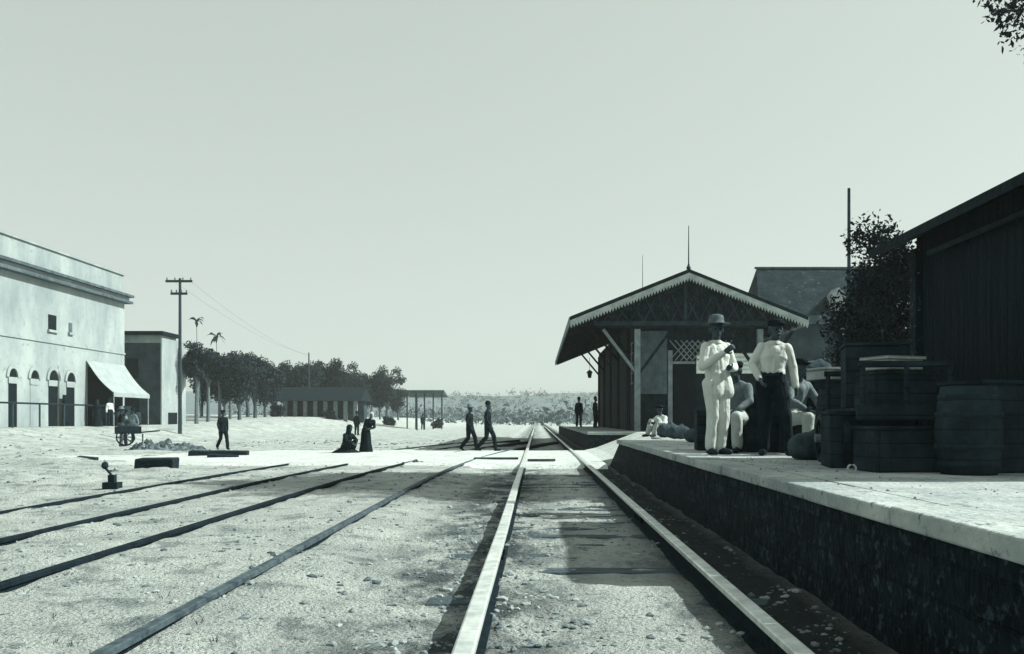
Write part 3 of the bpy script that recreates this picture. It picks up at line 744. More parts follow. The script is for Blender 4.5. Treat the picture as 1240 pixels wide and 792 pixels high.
# ------------------------------------------------------------------ grey building further on
gb = empty('town_building', (-34, 74, .8), 'grey fronted flat roofed building with a white side wall beyond the awning', 'building')
gx1, gy0, gy1, gz = -29.45, 70.0, 73.0, 8.1
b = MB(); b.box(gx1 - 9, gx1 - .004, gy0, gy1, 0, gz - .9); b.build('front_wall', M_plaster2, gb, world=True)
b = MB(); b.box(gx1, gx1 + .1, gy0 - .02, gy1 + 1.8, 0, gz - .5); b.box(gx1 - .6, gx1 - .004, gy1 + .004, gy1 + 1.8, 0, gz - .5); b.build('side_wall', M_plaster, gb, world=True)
b = MB(); b.box(gx1 - 9, gx1 - .002, gy0 - .06, gy1, gz - .898, gz - .3); b.build('frieze', M_plaster, gb, world=True)
b = MB(); b.box(gx1 - 9, gx1 + .3, gy0 - .35, gy1, gz - .298, gz); b.build('cornice', M_black, gb, world=True)
b = MB(); b.box(gx1 + .102, gx1 + .15, 71.2, 72.9, .8, 1.75); b.build('door', M_black, gb, world=True)
for x in (gx1 - 2.2, gx1 - 5.0):
    b = MB(); b.box(x - .55, x + .55, gy0 - .03, gy0 - .003, 1.0, 3.3); b.build('door', M_darkwood, gb, world=True)
    b = MB(); b.box(x - .45, x + .45, gy0 - .03, gy0 - .003, 4.4, 6.0); b.build('window', M_glass, gb, world=True)

# ------------------------------------------------------------------ arcaded market hall and long shed
mx0, mx1, my, mz = -29.8, -20.3, 101.0, 1.35
mh = empty('market_hall', (-25, my + 3, mz), 'long low market hall with dark roof and open arcade under the trees', 'building')
b = MB(); b.prism([(mx0 - .5, my - .6, mz + 1.95), (mx0 - .5, my + 3, mz + 3.6), (mx0 - .5, my + 6.6, mz + 1.95)], (mx1 - mx0 + 1, 0, 0)); b.build('roof', M_shingle, mh, world=True)
b = MB(); b.box(mx0, mx1, my + 4, my + 6, mz - .5, mz + 1.93); b.build('back_wall', M_plaster2, mh, world=True)
for k in range(9):
    x = mx0 + .2 + k * (mx1 - mx0 - .4) / 8; b = MB(); b.box(x - .2, x + .2, my, my + .4, mz - .6, mz + 1.93); b.build('pillar', M_trim if k % 3 else M_trim, mh, world=True)
sx0, sx1, sy, sz = -15.6, -10.9, 106.0, .1
sh = empty('open_shed', (-13, sy, sz), 'distant long open shed with flat roof on thin posts', 'shed')
b = MB(); b.prism([(sx0, sy - 1, sz + 4.2), (sx0, sy + 4, sz + 3.8), (sx0, sy + 4, sz + 4.0), (sx0, sy - 1, sz + 4.55)], (sx1 - sx0, 0, 0)); b.build('roof', M_cornice, sh, world=True)
for k in range(5):
    x = sx0 + .3 + k * (sx1 - sx0 - .6) / 4; b = MB(); b.box(x - .07, x + .07, sy - .5, sy - .36, -.2, sz + 4.17); b.build('post', M_pole, sh, world=True)

# ------------------------------------------------------------------ freight shed at right
fs = empty('freight_shed', (6, 9, PZ), 'dark plank freight shed on the platform at the right', 'shed')
fx0, fy0, fy1 = 4.5, 7.2, 10.6
b = MB(); b.prism([(fx0, fy0, PZ), (9.5, fy0, PZ), (9.5, fy0, 3.35), (7, fy0, 4.4), (fx0, fy0, 3.35)], (0, fy1 - fy0, 0)); b.build('wall', M_darkwood_y, fs, world=True)
for s in (-1, 1):
    b = MB(); e = (7 + s * 2.95, 3.16); b.prism([(7, fy0 - .3, 4.43), (e[0], fy0 - .3, e[1]), (e[0], fy0 - .3, e[1] + .1), (7, fy0 - .3, 4.53)], (0, fy1 - fy0 + .6, 0)); b.build('roof', M_shingle, fs, world=True)
b = MB(); b.box(fx0 - .06, fx0 - .003, 8.0, 9.7, PZ + .02, 3.0); dd = b.build('door', M_darkwood_y, fs, world=True)
b = MB(); b.tube([(fx0 - .12, 7.7, 3.06), (fx0 - .12, 10.0, 3.06)], .03, 6); b.build('door_track', M_iron, fs, world=True)
for yy in (fy0 + .08, fy1 - .08):
    b = MB(); b.box(fx0 - .08, fx0 - .002, yy - .08, yy + .08, PZ, 3.2); b.build('corner_post', M_darkwood, fs, world=True)

# ------------------------------------------------------------------ luggage and goods on the platform
def crate(x, y, z, sx, sy, sz, rz, label, m, group=None, name='crate'):
    e = empty(name, (x, y, z), label, name, group, rz)
    b = MB(); b.box(-sx / 2, sx / 2, -sy / 2, sy / 2, 0, sz); b.build('crate_box', m, e, bevel=.012)
    for s in (-1, 1): b = MB(); b.box(s * (sx / 2 - .07) - .04, s * (sx / 2 - .07) + .04, -sy / 2 - .018, -sy / 2 - .002, .01, sz - .01); b.build('batten', m, e)
    b = MB(); b.box(-sx / 2 - .015, sx / 2 + .015, -sy / 2 - .02, sy / 2 + .015, sz + .002, sz + .03); b.build('lid', m, e); return e
G = 'boxes and crates of freight on the platform'
crate(3.35, 12.6, PZ, 1.0, .7, .78, .05, 'big dark crate on the platform behind the man in dark trousers', M_crate, G)
crate(2.75, 13.2, PZ, .8, .6, .55, -.1, 'low dark crate between the two standing men', M_crate, G)
crate(4.15, 12.2, PZ, .85, .7, .95, .1, 'tall dark crate right of the man in dark trousers', M_crate, G)
crate(4.1, 12.2, PZ + .98, .66, .5, .14, .2, 'flat pale box on top of the tall dark crate', M_cratepale, G)
crate(3.55, 12.5, PZ + .812, .5, .45, .12, -.2, 'small pale box resting on the big dark crate', M_cratepale, G)
crate(4.95, 12.9, PZ, .8, .7, .9, -.15, 'dark crate beside the bushy tree', M_crate, G)
crate(4.9, 12.9, PZ + .932, .6, .4, .3, .3, 'pale box on the crate beside the bushy tree', M_cratepale, G)
# baggage cart
bc = empty('baggage_cart', (3.45, 8.9, PZ), 'dark four wheeled baggage cart at the freight shed with pale wheel hub', 'cart', rz=R(-8))
b = MB()
for k in range(6): b.box(-.42 + k * .142, -.29 + k * .142, -.85, .85, .52, .56)
b.build('deck', M_crate, bc)
b = MB(); b.box(-.44, .44, -.9, -.853, .45, .58); b.box(-.44, .44, .853, .9, .45, .58); b.box(-.39, -.33, -.85, .85, .44, .517); b.box(.33, .39, -.85, .85, .44, .517); b.build('frame', M_crate, bc)
for yy in (-.855, .855):
    b = MB()
    for x in (-.38, 0, .38): b.tube([(x, yy, .56), (x, yy, .95)], .025, 6)
    b.tube([(-.42, yy, .95), (.42, yy, .95)], .03, 6); b.build('stake_end', M_crate, bc)
for x in (-.5, .5):
    for yy in (-.55, .55):
        wv = MB(); n = 20
        for k in range(n):
            a0, a1 = 2 * math.pi * k / n, 2 * math.pi * (k + 1) / n
            wv.prism([(x - .03, yy + r_ * math.cos(a), .25 + r_ * math.sin(a)) for r_, a in ((.25, a0), (.25, a1), (.205, a1), (.205, a0))], (.06, 0, 0))
        for k in range(8):
            a = math.pi * k / 4; wv.bar((x, yy, .25), (x, yy + .22 * math.cos(a), .25 + .22 * math.sin(a)), .025, .025)
        wh = wv.build('wheel', M_iron, bc)
        h = MB(); h.tube([(x - .07, yy, .25), (x + .07, yy, .25)], .045, 10); h.build('hub', M_trim, wh)
crate(3.38, 8.45, PZ + .565, .6, .45, .3, R(4), 'dark trunk loaded on the near end of the baggage cart', M_crate, None, 'trunk')
crate(3.45, 9.15, PZ + .565, .6, .6, .62, R(-14), 'tall dark trunk loaded on the far end of the baggage cart', M_crate, None, 'trunk')
crate(3.36, 8.45, PZ + .91, .42, .34, .1, R(20), 'thin pale box lying on the loaded trunk of the baggage cart', M_cratepale, None, 'trunk')
crate(3.15, 7.8, PZ, .62, .42, .36, .12, 'low dark trunk standing nearest the viewer at the foot of the freight shed', M_crate, None, 'trunk')
crate(3.0, 8.5, PZ, .5, .5, .5, -.15, 'dark square box standing in front of the baggage cart wheels', M_crate, None, 'trunk')
crate(3.95, 7.75, PZ, .7, .5, .75, .3, 'tall dark box beside the nearest low trunk', M_crate, None, 'trunk')
def barrel(x, y, z, r, h, label):
    e = empty('barrel', (x, y, z), label, 'barrel', 'barrels of freight on the platform')
    b = MB(); b.lathe((0, 0, 0), [(r * .82, 0), (r * .93, h * .2), (r, h * .5), (r * .93, h * .8), (r * .82, h), (r * .76, h), (r * .75, h - .03)], 20); b.build('staves', M_crate, e, smooth=True)
    for t, q in ((.12, .9), (.32, .985), (.68, .985), (.88, .9)): b = MB(); b.lathe((0, 0, h * t - .02), [(r * q + .004, 0), (r * q + .008, .02), (r * q + .004, .04)], 20, False); b.build('hoop', M_iron, e)
barrel(3.5, 10.35, PZ, .27, .8, 'dark barrel at the far end of the baggage cart, nearest the seated man in grey')
barrel(4.05, 10.2, PZ, .29, .95, 'tall dark barrel between the baggage cart and the shed')
barrel(3.55, 7.35, PZ, .26, .72, 'dark barrel standing at the near end of the freight shed')
q = at(1033, 566, 7.35); b = MB(); b.tube([(q.x + .034 * math.cos(a * math.pi / 8), 7.38, PZ + .044 + .034 * math.sin(a * math.pi / 8)) for a in range(17)], .009, 6)
tag(b.build('iron_ring', M_white), 'small pale ring leaning on the dark trunk nearest the viewer', 'ring')
def sack(x, y, z, label, s=1):
    b = MB(); b.capsule((-.14 * s, 0, .2 * s), (.14 * s, 0, .2 * s), .2 * s, .19 * s); b.capsule((.02, 0, .3 * s), (.05, 0, .4 * s), .14 * s, .07 * s)
    o = remesh(b, 'sack', M_sack, .03, 3, .015); o.location = (x, y, z); tag(o, label, 'sack', 'sacks on the platform')

# ------------------------------------------------------------------ people
def remesh(mb, name, m, voxel, smooth=3, fold=0.0, parent=None, fs=(7, 7, 3)):
    me = mb.mesh('src'); o = bpy.data.objects.new('src', me); COL.objects.link(o)
    r = o.modifiers.new('r', 'REMESH'); r.mode = 'VOXEL'; r.voxel_size = voxel
    if smooth: s = o.modifiers.new('s', 'SMOOTH'); s.iterations = smooth; s.factor = .5
    dg = bpy.context.evaluated_depsgraph_get(); ev = o.evaluated_get(dg); nm = bpy.data.meshes.new_from_object(ev)
    bpy.data.objects.remove(o); bpy.data.meshes.remove(me); nm.name = name; nm.materials.clear()
    if fold:
        ns = [v.normal.copy() for v in nm.vertices]
        for v, n_ in zip(nm.vertices, ns):
            c = v.co; v.co = c + n_ * fold * (noise.noise((c.x * fs[0], c.y * fs[1], c.z * fs[2])) + .8 * noise.noise((c.x * 16 + c.z * 3, c.y * 16, c.z * 6)) + .35 * noise.noise((c.x * 34, c.y * 34 + c.z * 9, c.z * 15)))
    return link(name, nm, m, parent, smooth=True)

STAND = dict(pelvis=(0, 0, .95), hipL=(.095, 0, .91), hipR=(-.095, 0, .91), kneeL=(.11, -.02, .5), kneeR=(-.11, -.02, .5), ankL=(.12, .02, .09), ankR=(-.12, .02, .09), toeL=(.15, -.15, .035), toeR=(-.15, -.15, .035),
  waist=(0, .01, 1.08), chest=(0, .01, 1.26), neck=(0, .015, 1.46), head=(0, -.005, 1.62), shL=(.158, .015, 1.375), shR=(-.158, .015, 1.375), elL=(.215, .03, 1.10), elR=(-.215, .03, 1.10), wrL=(.245, -.04, .87), wrR=(-.245, -.04, .87))
def hand(b, el, wr, inward, bend=.5):
    el, wr = Vector(el), Vector(wr); d = (wr - el).normalized(); n_ = (Vector(inward) - d * d.dot(Vector(inward))).normalized(); s = d.cross(n_).normalized()
    if s.y > 0: s = -s                                        # thumb side forward
    for o_ in (-.026, -.009, .009, .026): b.capsule(wr + s * o_ * .6, wr + d * .085 + s * o_, .014, .013, 8)
    for o_, L in ((-.028, .8), (-.0095, .95), (.0095, 1.0), (.028, .92)):
        p0 = wr + d * .085 + s * o_ * 1.12; d1 = (d * math.cos(bend * .6) + n_ * math.sin(bend * .6)).normalized(); p1 = p0 + d1 * .042 * L
        d2 = (d * math.cos(bend * 1.7) + n_ * math.sin(bend * 1.7)).normalized(); p2 = p1 + d2 * .036 * L
        b.capsule(p0, p1, .0095, .009, 8); b.capsule(p1, p2, .009, .0075, 8)
    p0 = wr + d * .025 + s * .026; p1 = p0 + (d * .6 + s * .75 + n_ * .2).normalized() * .04; p2 = p1 + (d * .9 + n_ * .35).normalized() * .032
    b.capsule(p0, p1, .013, .011, 8); b.capsule(p1, p2, .011, .009, 8)
def person(label, loc, rz=0, h=1.7, pose=None, top=('shirt', 'M_cwhite'), bottom=('trousers', 'M_cdark'), hat=None, voxel=.014, skirt=None, group=None, hair=True, lowfold=.009, turn=0):
    J = {k: Vector(v) for k, v in STAND.items()}
    for k, v in (pose or {}).items(): J[k] = Vector(v)
    e = empty('person', loc, label, 'person', group, rz); s = h / 1.72; e.scale = (s, s, s)
    H = J['head']; up = (H - J['neck']).normalized(); rot = Matrix.Rotation(turn, 3, 'Z')
    def hd(x, y, z): return H + rot @ Vector((x, y, z))
    def torso(b, g, tuck=0.0):
        for sx in (-1, 1):
            b.capsule(J['pelvis'].lerp(J['waist'], tuck) + Vector((sx * .05, 0, 0)), J['waist'] + Vector((sx * .045, 0, 0)), .108 + g, .10 + g)
            b.capsule(J['waist'] + Vector((sx * .045, 0, 0)), J['chest'] + Vector((sx * .065, .01, 0)), .10 + g, .105 + g)
        mid = (J['shL'] + J['shR']) / 2
        b.capsule(J['waist'] - Vector((0, .012, 0)), mid - Vector((0, .018, .05)), .098 + g, .085 + g)
        b.capsule(J['chest'] + Vector((.06, 0, 0)), mid.lerp(J['shL'], .5) - Vector((0, 0, .03)), .11 + g, .08 + g); b.capsule(J['chest'] + Vector((-.06, 0, 0)), mid.lerp(J['shR'], .5) - Vector((0, 0, .03)), .11 + g, .08 + g)
        b.capsule(J['shL'].lerp(J['shR'], .06), J['shL'].lerp(J['shR'], .94), .052 + g, .052 + g)
        for S_ in 'LR': b.capsule(J['neck'] - Vector((0, -.01, .02)), J['sh' + S_], .045 + g, .04 + g)
    def arm(b, S_, g, to=1.0):
        b.capsule(J['sh' + S_], J['el' + S_], .056 + g, .045 + g); b.capsule(J['el' + S_], J['el' + S_].lerp(J['wr' + S_], to), .044 + g, .044 - .014 * to + g)
    def leg(b, S_, g, flare=0, to=1.0):
        b.capsule(J['hip' + S_], J['knee' + S_], .088 + g, .058 + g + flare * .5); b.capsule(J['knee' + S_], J['knee' + S_].lerp(J['ank' + S_], to), .058 + g + flare * .5, .042 + g + flare)
    b = MB(); torso(b, 0)
    for S_ in 'LR':
        arm(b, S_, 0); leg(b, S_, 0); b.capsule(J['ank' + S_] + Vector((0, .02, -.045)), J['toe' + S_], .04, .03)
        c = (J['chest'] - J['wr' + S_]); hand(b, J['el' + S_], J['wr' + S_], c)
    b.capsule(J['neck'] - Vector((0, 0, .04)), H - up * .06, .056, .052)
    b.capsule(hd(0, .012, .03), hd(0, .02, .035), .092, .088); b.capsule(hd(0, -.015, .02), hd(0, -.035, -.055), .075, .05); b.capsule(hd(0, -.05, -.085), hd(0, -.06, -.085), .03, .026)
    b.capsule(hd(0, -.09, .012), hd(0, -.112, -.022), .011, .016); b.capsule(hd(-.03, -.075, .03), hd(.03, -.075, .03), .02, .02); b.capsule(hd(-.02, -.09, -.055), hd(.02, -.09, -.055), .011, .011)
    for sx in (-1, 1): b.capsule(hd(sx * .088, .015, .02), hd(sx * .084, .01, -.025), .016, .012)
    body = remesh(b, 'body', M_skin, min(voxel, .011) if voxel > .008 else voxel, 2, 0, e)
    if voxel <= .008:
        for sx in (-1, 1):
            q = MB(); q.capsule(hd(sx * .032, -.082, .008), hd(sx * .034, -.082, .008), .011, .011, 8); q.build('eye', M_hair, e, smooth=True)
        q = MB(); q.capsule(hd(-.024, -.1, -.055), hd(.024, -.1, -.055), .004, .004, 8); q.build('mouth', M_hair, e, smooth=True)
        if bottom[1] == 'M_cdark': q = MB(); q.lathe(J['waist'] + Vector((0, -.004, -.06)), [(.1, 0), (.1, .035)], 24, False); q.v = [(x * 1.72, y * 1.32, zz) for x, y, zz in q.v]; q.build('belt', M_leather, e, smooth=True)
        q = MB(); q.lathe(J['neck'] + Vector((0, -.005, -.012)), [(.068, -.012), (.066, .012), (.062, .03)], 20, False); q.build('collar', M_cwhite, e, smooth=True)
    g = .014
    if top:
        b = MB(); nm, mm = top; mm = globals()[mm]
        torso(b, g, 0 if nm == 'jacket' else .95); b.capsule(J['neck'] - Vector((0, 0, .045)), J['neck'] - Vector((0, 0, .025)), .062, .06)
        for S_ in 'LR': arm(b, S_, g, .93)
        if nm == 'jacket':
            dn = (J['pelvis'] - J['waist']).normalized()
            for sx in (-1, 1): b.capsule(J['pelvis'] + Vector((sx * .06, 0, 0)), J['pelvis'] + dn * .13 + Vector((sx * .072, 0, 0)), .126, .131)
        remesh(b, nm, mm, voxel, 4, lowfold * .75, e)
    if bottom:
        b = MB(); nm, mm = bottom; mm = globals()[mm]
        for sx in (-1, 1): b.capsule(J['pelvis'].lerp(J['waist'], .75) + Vector((sx * .05, 0, 0)), J['pelvis'] + Vector((sx * .05, 0, -.02)), .122, .126)
        for S_ in 'LR': leg(b, S_, .016, .016, .96); b.capsule(J['pelvis'] + (J['hip' + S_] - J['pelvis']) * .5, J['hip' + S_], .11, .108)
        remesh(b, nm, mm, voxel, 2, lowfold * 1.3, e)
        for S_ in 'LR':
            b = MB(); b.capsule(J['ank' + S_] + Vector((0, .025, -.04)), J['toe' + S_], .05, .038); b.capsule(J['ank' + S_] + Vector((0, .01, -.04)), J['ank' + S_] + Vector((0, .01, .03)), .05, .05); remesh(b, 'shoe', M_leather, voxel, 1, 0, e)
    if skirt:
        lo, rad, mm = skirt; px, py, pz_ = J['pelvis']; b = MB()
        wob = lambda a, z: .07 * (1 - min(1, z / 1.0)) * math.sin(a * 9 + 1.3 * math.sin(a * 2))
        b.lathe((px, py, lo), [(rad, 0), (rad * .93, .06), (rad * .72, (pz_ - lo) * .5), (.20, (pz_ - lo) * .88), (.155, (pz_ - lo) + .1), (.13, pz_ - lo + .13)], 48, True, wob); b.build('skirt', globals()[mm], e, smooth=True)
    hp_ = hd(0, .012, .09)
    if hat:
        kind, mm = hat; mm = globals()[mm]; b = MB()
        if kind == 'brim': b.lathe(hp_, [(.02, -.005), (.175, -.015), (.18, -.008), (.105, .008), (.1, .05), (.088, .1), (.05, .115), (.005, .108)], 24)
        elif kind == 'bowler': b.lathe(hp_, [(.02, -.005), (.135, -.005), (.138, .006), (.1, .012), (.1, .05), (.075, .1), (.03, .12), (.005, .122)], 20)
        elif kind == 'cap': b.lathe(hp_, [(.1, -.03), (.104, 0), (.11, .03), (.08, .06), (.005, .065)], 18); b.obox(hp_ + rot @ Vector((0, -.11, -.02)), rot @ Vector((.07, 0, 0)), rot @ Vector((0, .05, -.012)), (0, 0, .005))
        elif kind == 'scarf': b.capsule(hd(0, .02, .035), hd(0, .04, -.03), .108, .1); b.capsule(hd(0, .06, -.06), hd(0, .09, -.25), .085, .11)
        b.build({'brim': 'hat', 'bowler': 'hat', 'cap': 'cap', 'scarf': 'headscarf'}[kind], mm, e, smooth=True)
    elif hair:
        b = MB(); b.capsule(hd(0, .025, .05), hd(0, .04, .0), .1, .085); remesh(b, 'hair', M_hair, voxel, 1, .004, e)
    return e

px_ = lambda x, D: (x - VX) * D / F
# the two men on the near platform
fold_arms = dict(pelvis=(.025, 0, .945), waist=(.015, .01, 1.075), neck=(-.005, .01, 1.45), head=(-.02, -.02, 1.595), elL=(.245, -.03, 1.12), wrL=(.06, -.22, 1.10), elR=(-.245, -.03, 1.12), wrR=(-.03, -.20, 1.30), kneeL=(.075, -.03, .5), kneeR=(-.075, -.01, .5), ankL=(.07, .02, .09), ankR=(-.075, .03, .09), toeL=(.09, -.15, .035), toeR=(-.11, -.14, .035))
person('man in white suit and straw hat standing with folded arms on the platform edge', (px_(868, 11.5), 11.5, PZ), R(24), 1.72, fold_arms, ('jacket', 'M_cwhite'), ('trousers', 'M_cwhite'), ('brim', 'M_straw'), .0075, turn=R(-20))
hang = dict(pelvis=(-.03, 0, .945), hipL=(.065, 0, .91), hipR=(-.125, 0, .905), waist=(-.015, .01, 1.075), shL=(.165, .015, 1.365), shR=(-.15, .015, 1.385), neck=(.01, .01, 1.45), head=(.025, -.025, 1.595), elL=(.25, .05, 1.12), wrL=(.27, -.02, .87), elR=(-.27, .02, 1.17), wrR=(-.2, -.14, .98), kneeL=(.13, -.10, .5), kneeR=(-.12, -.0, .5), ankL=(.17, -.08, .09), ankR=(-.12, .05, .09), toeL=(.24, -.23, .035), toeR=(-.17, -.11, .035))
person('man in white shirt and dark trousers standing before the crates', (px_(937, 11.2), 11.2, PZ), R(-6), 1.68, hang, ('shirt', 'M_cwhite'), ('trousers', 'M_cdark'), ('cap', 'M_cdark'), .0075, turn=R(15))
SIT = dict(pelvis=(0, .1, .52), hipL=(.1, .06, .5), hipR=(-.1, .06, .5), kneeL=(.15, -.36, .52), kneeR=(-.15, -.36, .5), ankL=(.15, -.34, .09), ankR=(-.17, -.36, .09), toeL=(.18, -.5, .035), toeR=(-.2, -.52, .035),
  waist=(0, .09, .66), chest=(0, .05, .84), neck=(0, 0, 1.03), head=(0, -.04, 1.18), shL=(.16, .02, .95), shR=(-.16, .02, .95), elL=(.24, -.1, .74), elR=(-.24, -.1, .74), wrL=(.14, -.28, .62), wrR=(-.14, -.28, .62))
crate(px_(893, 12.6) , 12.55, PZ, .5, .4, .36, 0, 'low crate used as a seat by the man leaning between the standing men', M_crate)
person('man in pale shirt seated on a low crate behind the white suit', (px_(893, 12.3), 12.35, PZ), R(-35), 1.62, SIT, ('shirt', 'M_cgrey'), ('trousers', 'M_cpale'), ('cap', 'M_cdark'), .012)
crate(px_(968, 12.0), 12.0, PZ, .45, .4, .36, 0, 'low crate used as a seat at the right of the dark trousers', M_crate)
person('man in grey clothes seated at the right of the standing men', (px_(966, 11.8), 11.75, PZ), R(25), 1.62, SIT, ('shirt', 'M_cgrey'), ('trousers', 'M_cpale'), ('cap', 'M_cdark'), .012)
GROUND = dict(SIT, pelvis=(0, .1, .13), hipL=(.1, .06, .13), hipR=(-.1, .06, .13), kneeL=(.13, -.26, .5), kneeR=(-.13, -.28, .46), ankL=(.12, -.42, .09), ankR=(-.12, -.44, .09), toeL=(.14, -.58, .035), toeR=(-.15, -.6, .035),
  waist=(0, .1, .27), chest=(0, .05, .45), neck=(0, 0, .64), head=(0, -.05, .79), shL=(.16, .02, .56), shR=(-.16, .02, .56), elL=(.26, -.12, .4), elR=(-.26, -.12, .4), wrL=(.14, -.34, .4), wrR=(-.14, -.34, .4))
person('person in white sitting on the platform before the station doorway', (px_(795, 24), 23.2, PZ + .004), R(-50), 1.5, GROUND, ('shirt', 'M_cwhite'), ('trousers', 'M_cpale'), ('cap', 'M_cdark'), .014)
sack(3.5, 8.8, PZ + .55, 'dark sack wedged between the trunks on the baggage cart', .8)
sack(3.08, 10.0, PZ - .012, 'dark sack on the platform beside the far wheels of the baggage cart', .8)
sack(3.95, 12.6, PZ + 1.0, 'dark sack thrown on the tall crate beside the flat pale box', .7)
sack(px_(812, 22.3), 22.6, PZ - .012, 'plump sack lying right of the sitting person in white', .9)
sack(px_(830, 20), 20.8, PZ - .012, 'upright sack at the platform edge left of the white suit', .8)
sack(px_(846, 17), 17.2, PZ, 'small sack nearest the white suited man', .7)
person('dark clothed person standing at the edge of the far platform', (px_(701, 54), 54, PZ), R(10), 1.72, None, ('jacket', 'M_cdark'), ('trousers', 'M_cdark'), ('bowler', 'M_cdark'), .02)
person('dark clothed person leaning by the track side wall of the station', (px_(721, 50), 50, PZ), R(60), 1.65, None, ('jacket', 'M_cdark'), ('trousers', 'M_cdark'), ('bowler', 'M_cdark'), .02)
# men on the crossing
def walk(a=.16, sw=.12):
    return dict(kneeL=(.09, -a * .9, .52), ankL=(.09, -a * 1.2, .09), toeL=(.1, -a * 1.2 - .17, .045), kneeR=(-.09, a * .15, .5), ankR=(-.09, a * 1.7, .15), toeR=(-.1, a * 1.7 - .12, .04), wrL=(.25, sw, .9), elL=(.23, .1, 1.14), wrR=(-.25, -sw - .05, .92), elR=(-.23, 0, 1.13))
person('man in dark suit with pale shirt front walking on the crossing, left of his companion', (px_(569, 31.2), 31.2, .10), R(65), 1.55, walk(.2), ('jacket', 'M_cdark'), ('trousers', 'M_cdark'), ('brim', 'M_cgrey'), .018)
person('man in dark suit and bowler walking on the crossing nearest the bright rails', (px_(591, 30.9), 30.9, .11), R(75), 1.64, walk(.22), ('jacket', 'M_cdark'), ('trousers', 'M_cdark'), ('bowler', 'M_cdark'), .018)
# two women left of the crossing
zg = gh(px_(422, 29), 29)
CROUCH = dict(SIT, pelvis=(0, .08, .26), hipL=(.1, .05, .26), hipR=(-.1, .05, .26), kneeL=(.14, -.25, .46), kneeR=(-.14, -.25, .44), ankL=(.1, -.12, .09), ankR=(-.1, -.12, .09), toeL=(.11, -.26, .035), toeR=(-.11, -.26, .035),
  waist=(0, .06, .40), chest=(0, 0, .57), neck=(0, -.06, .75), head=(0, -.12, .9), shL=(.155, -.04, .67), shR=(-.155, -.04, .67), elL=(.22, -.2, .5), elR=(-.22, -.2, .5), wrL=(.1, -.34, .4), wrR=(-.1, -.34, .4))
person('crouching figure in dark shawl and spread dark skirts left of the crossing', (px_(421, 28.6), 28.6, zg), R(50), 1.6, CROUCH, ('blouse', 'M_cdark'), ('underskirt', 'M_cdark'), ('scarf', 'M_cdark'), .016, skirt=(0.01, .52, 'M_cdark'))
LEAN = dict(waist=(.06, .01, 1.08), chest=(.12, .0, 1.26), neck=(.19, .01, 1.45), head=(.23, -.02, 1.6), shL=(.33, .015, 1.35), shR=(.02, .015, 1.38), elL=(.36, -.06, 1.1), elR=(-.06, -.06, 1.12), wrL=(.2, -.24, 1.04), wrR=(.04, -.24, 1.06))
person('slim woman in long dark dress with pale headscarf, leaning beside the crouching figure', (px_(443, 29.3), 29.3, zg), R(5), 1.36, LEAN, ('blouse', 'M_cdark'), None, ('scarf', 'M_cpale'), .016, skirt=(0.01, .30, 'M_cdark'))
# figures on the left
p = (px_(270, 33), 33); person('lone dark figure striding over the open ground before the street trees', (p[0], p[1], gh(*p)), R(40), 1.42, walk(.26), ('jacket', 'M_cdark'), ('trousers', 'M_cdark'), ('cap', 'M_cdark'), .018)
p = (px_(512, 101), 101); person('tiny distant dark figure near the long open shed', (p[0], p[1], gh(*p)), R(20), 1.7, None, ('jacket', 'M_cdark'), ('trousers', 'M_cdark'), ('bowler', 'M_cdark'), .03)
p = (px_(432, 66), 66); person('far dark figure standing on the open ground behind the crouching figure', (p[0], p[1], gh(*p)), R(160), 1.7, None, ('jacket', 'M_cdark'), ('trousers', 'M_cdark'), ('bowler', 'M_cdark'), .02)
p = (px_(147, 37.5), 37.5); person('person in dark coat at the barrow in front of the awning', (p[0], p[1], gh(*p)), R(120), 1.6, None, ('jacket', 'M_cdark'), ('trousers', 'M_cgrey'), ('brim', 'M_cgrey'), .018)
p = (px_(161, 46), 46); person('person in dark clothes at the right end of the awning', (p[0], p[1], gh(*p)), R(-20), 1.65, walk(.1), ('shirt', 'M_cgrey'), ('trousers', 'M_cdark'), ('brim', 'M_cdark'), .02)
p = (px_(133, 52), 52); person('person in white shirt stooping among goods under the awning', (p[0], p[1], gh(*p)), R(60), 1.6, None, ('shirt', 'M_cwhite'), ('trousers', 'M_cdark'), ('brim', 'M_cdark'), .02)
p = (px_(118, 52.5), 52.5); person('person in dark dress under the left end of the awning', (p[0], p[1], gh(*p)), R(30), 1.6, None, ('blouse', 'M_cdark'), None, ('scarf', 'M_cdark'), .02, skirt=(0.01, .34, 'M_cdark'))
p = (px_(152, 41), 41); person('person in grey shirt standing just behind the barrow', (p[0], p[1], gh(*p)), R(-70), 1.6, None, ('shirt', 'M_cgrey'), ('trousers', 'M_cdark'), ('brim', 'M_cdark'), .02)
# barrow
p = (px_(155, 36.8), 36.8); z = gh(*p)
bw_ = empty('hand_barrow', (p[0], p[1], z), 'small two wheeled barrow piled with dark goods before the awning', 'barrow', rz=R(25))
b = MB(); b.box(-.5, .5, -.35, .35, .5, .58); b.box(-.5, .5, -.35, -.32, .582, .8); b.box(-.5, .5, .32, .35, .582, .8); b.build('tray', M_crate, bw_)
b = MB()
for yy in (-.25, .25): b.bar((.5, yy, .55), (1.2, yy, .62), .05, .05)
b.bar((.55, -.2, .5), (.55, -.2, 0), .05, .05); b.build('handle', M_crate, bw_)
for yy in (-.42, .42):
    wv = MB()
    for k in range(18):
        a0, a1 = 2 * math.pi * k / 18, 2 * math.pi * (k + 1) / 18
        wv.prism([(-.1 + r_ * math.cos(a), yy - .02, .36 + r_ * math.sin(a)) for r_, a in ((.36, a0), (.36, a1), (.31, a1), (.31, a0))], (0, .04, 0))
    for k in range(8): a = math.pi * k / 4; wv.bar((-.1, yy, .36), (-.1 + .33 * math.cos(a), yy, .36 + .33 * math.sin(a)), .03, .03)
    wv.build('wheel', M_iron, bw_)
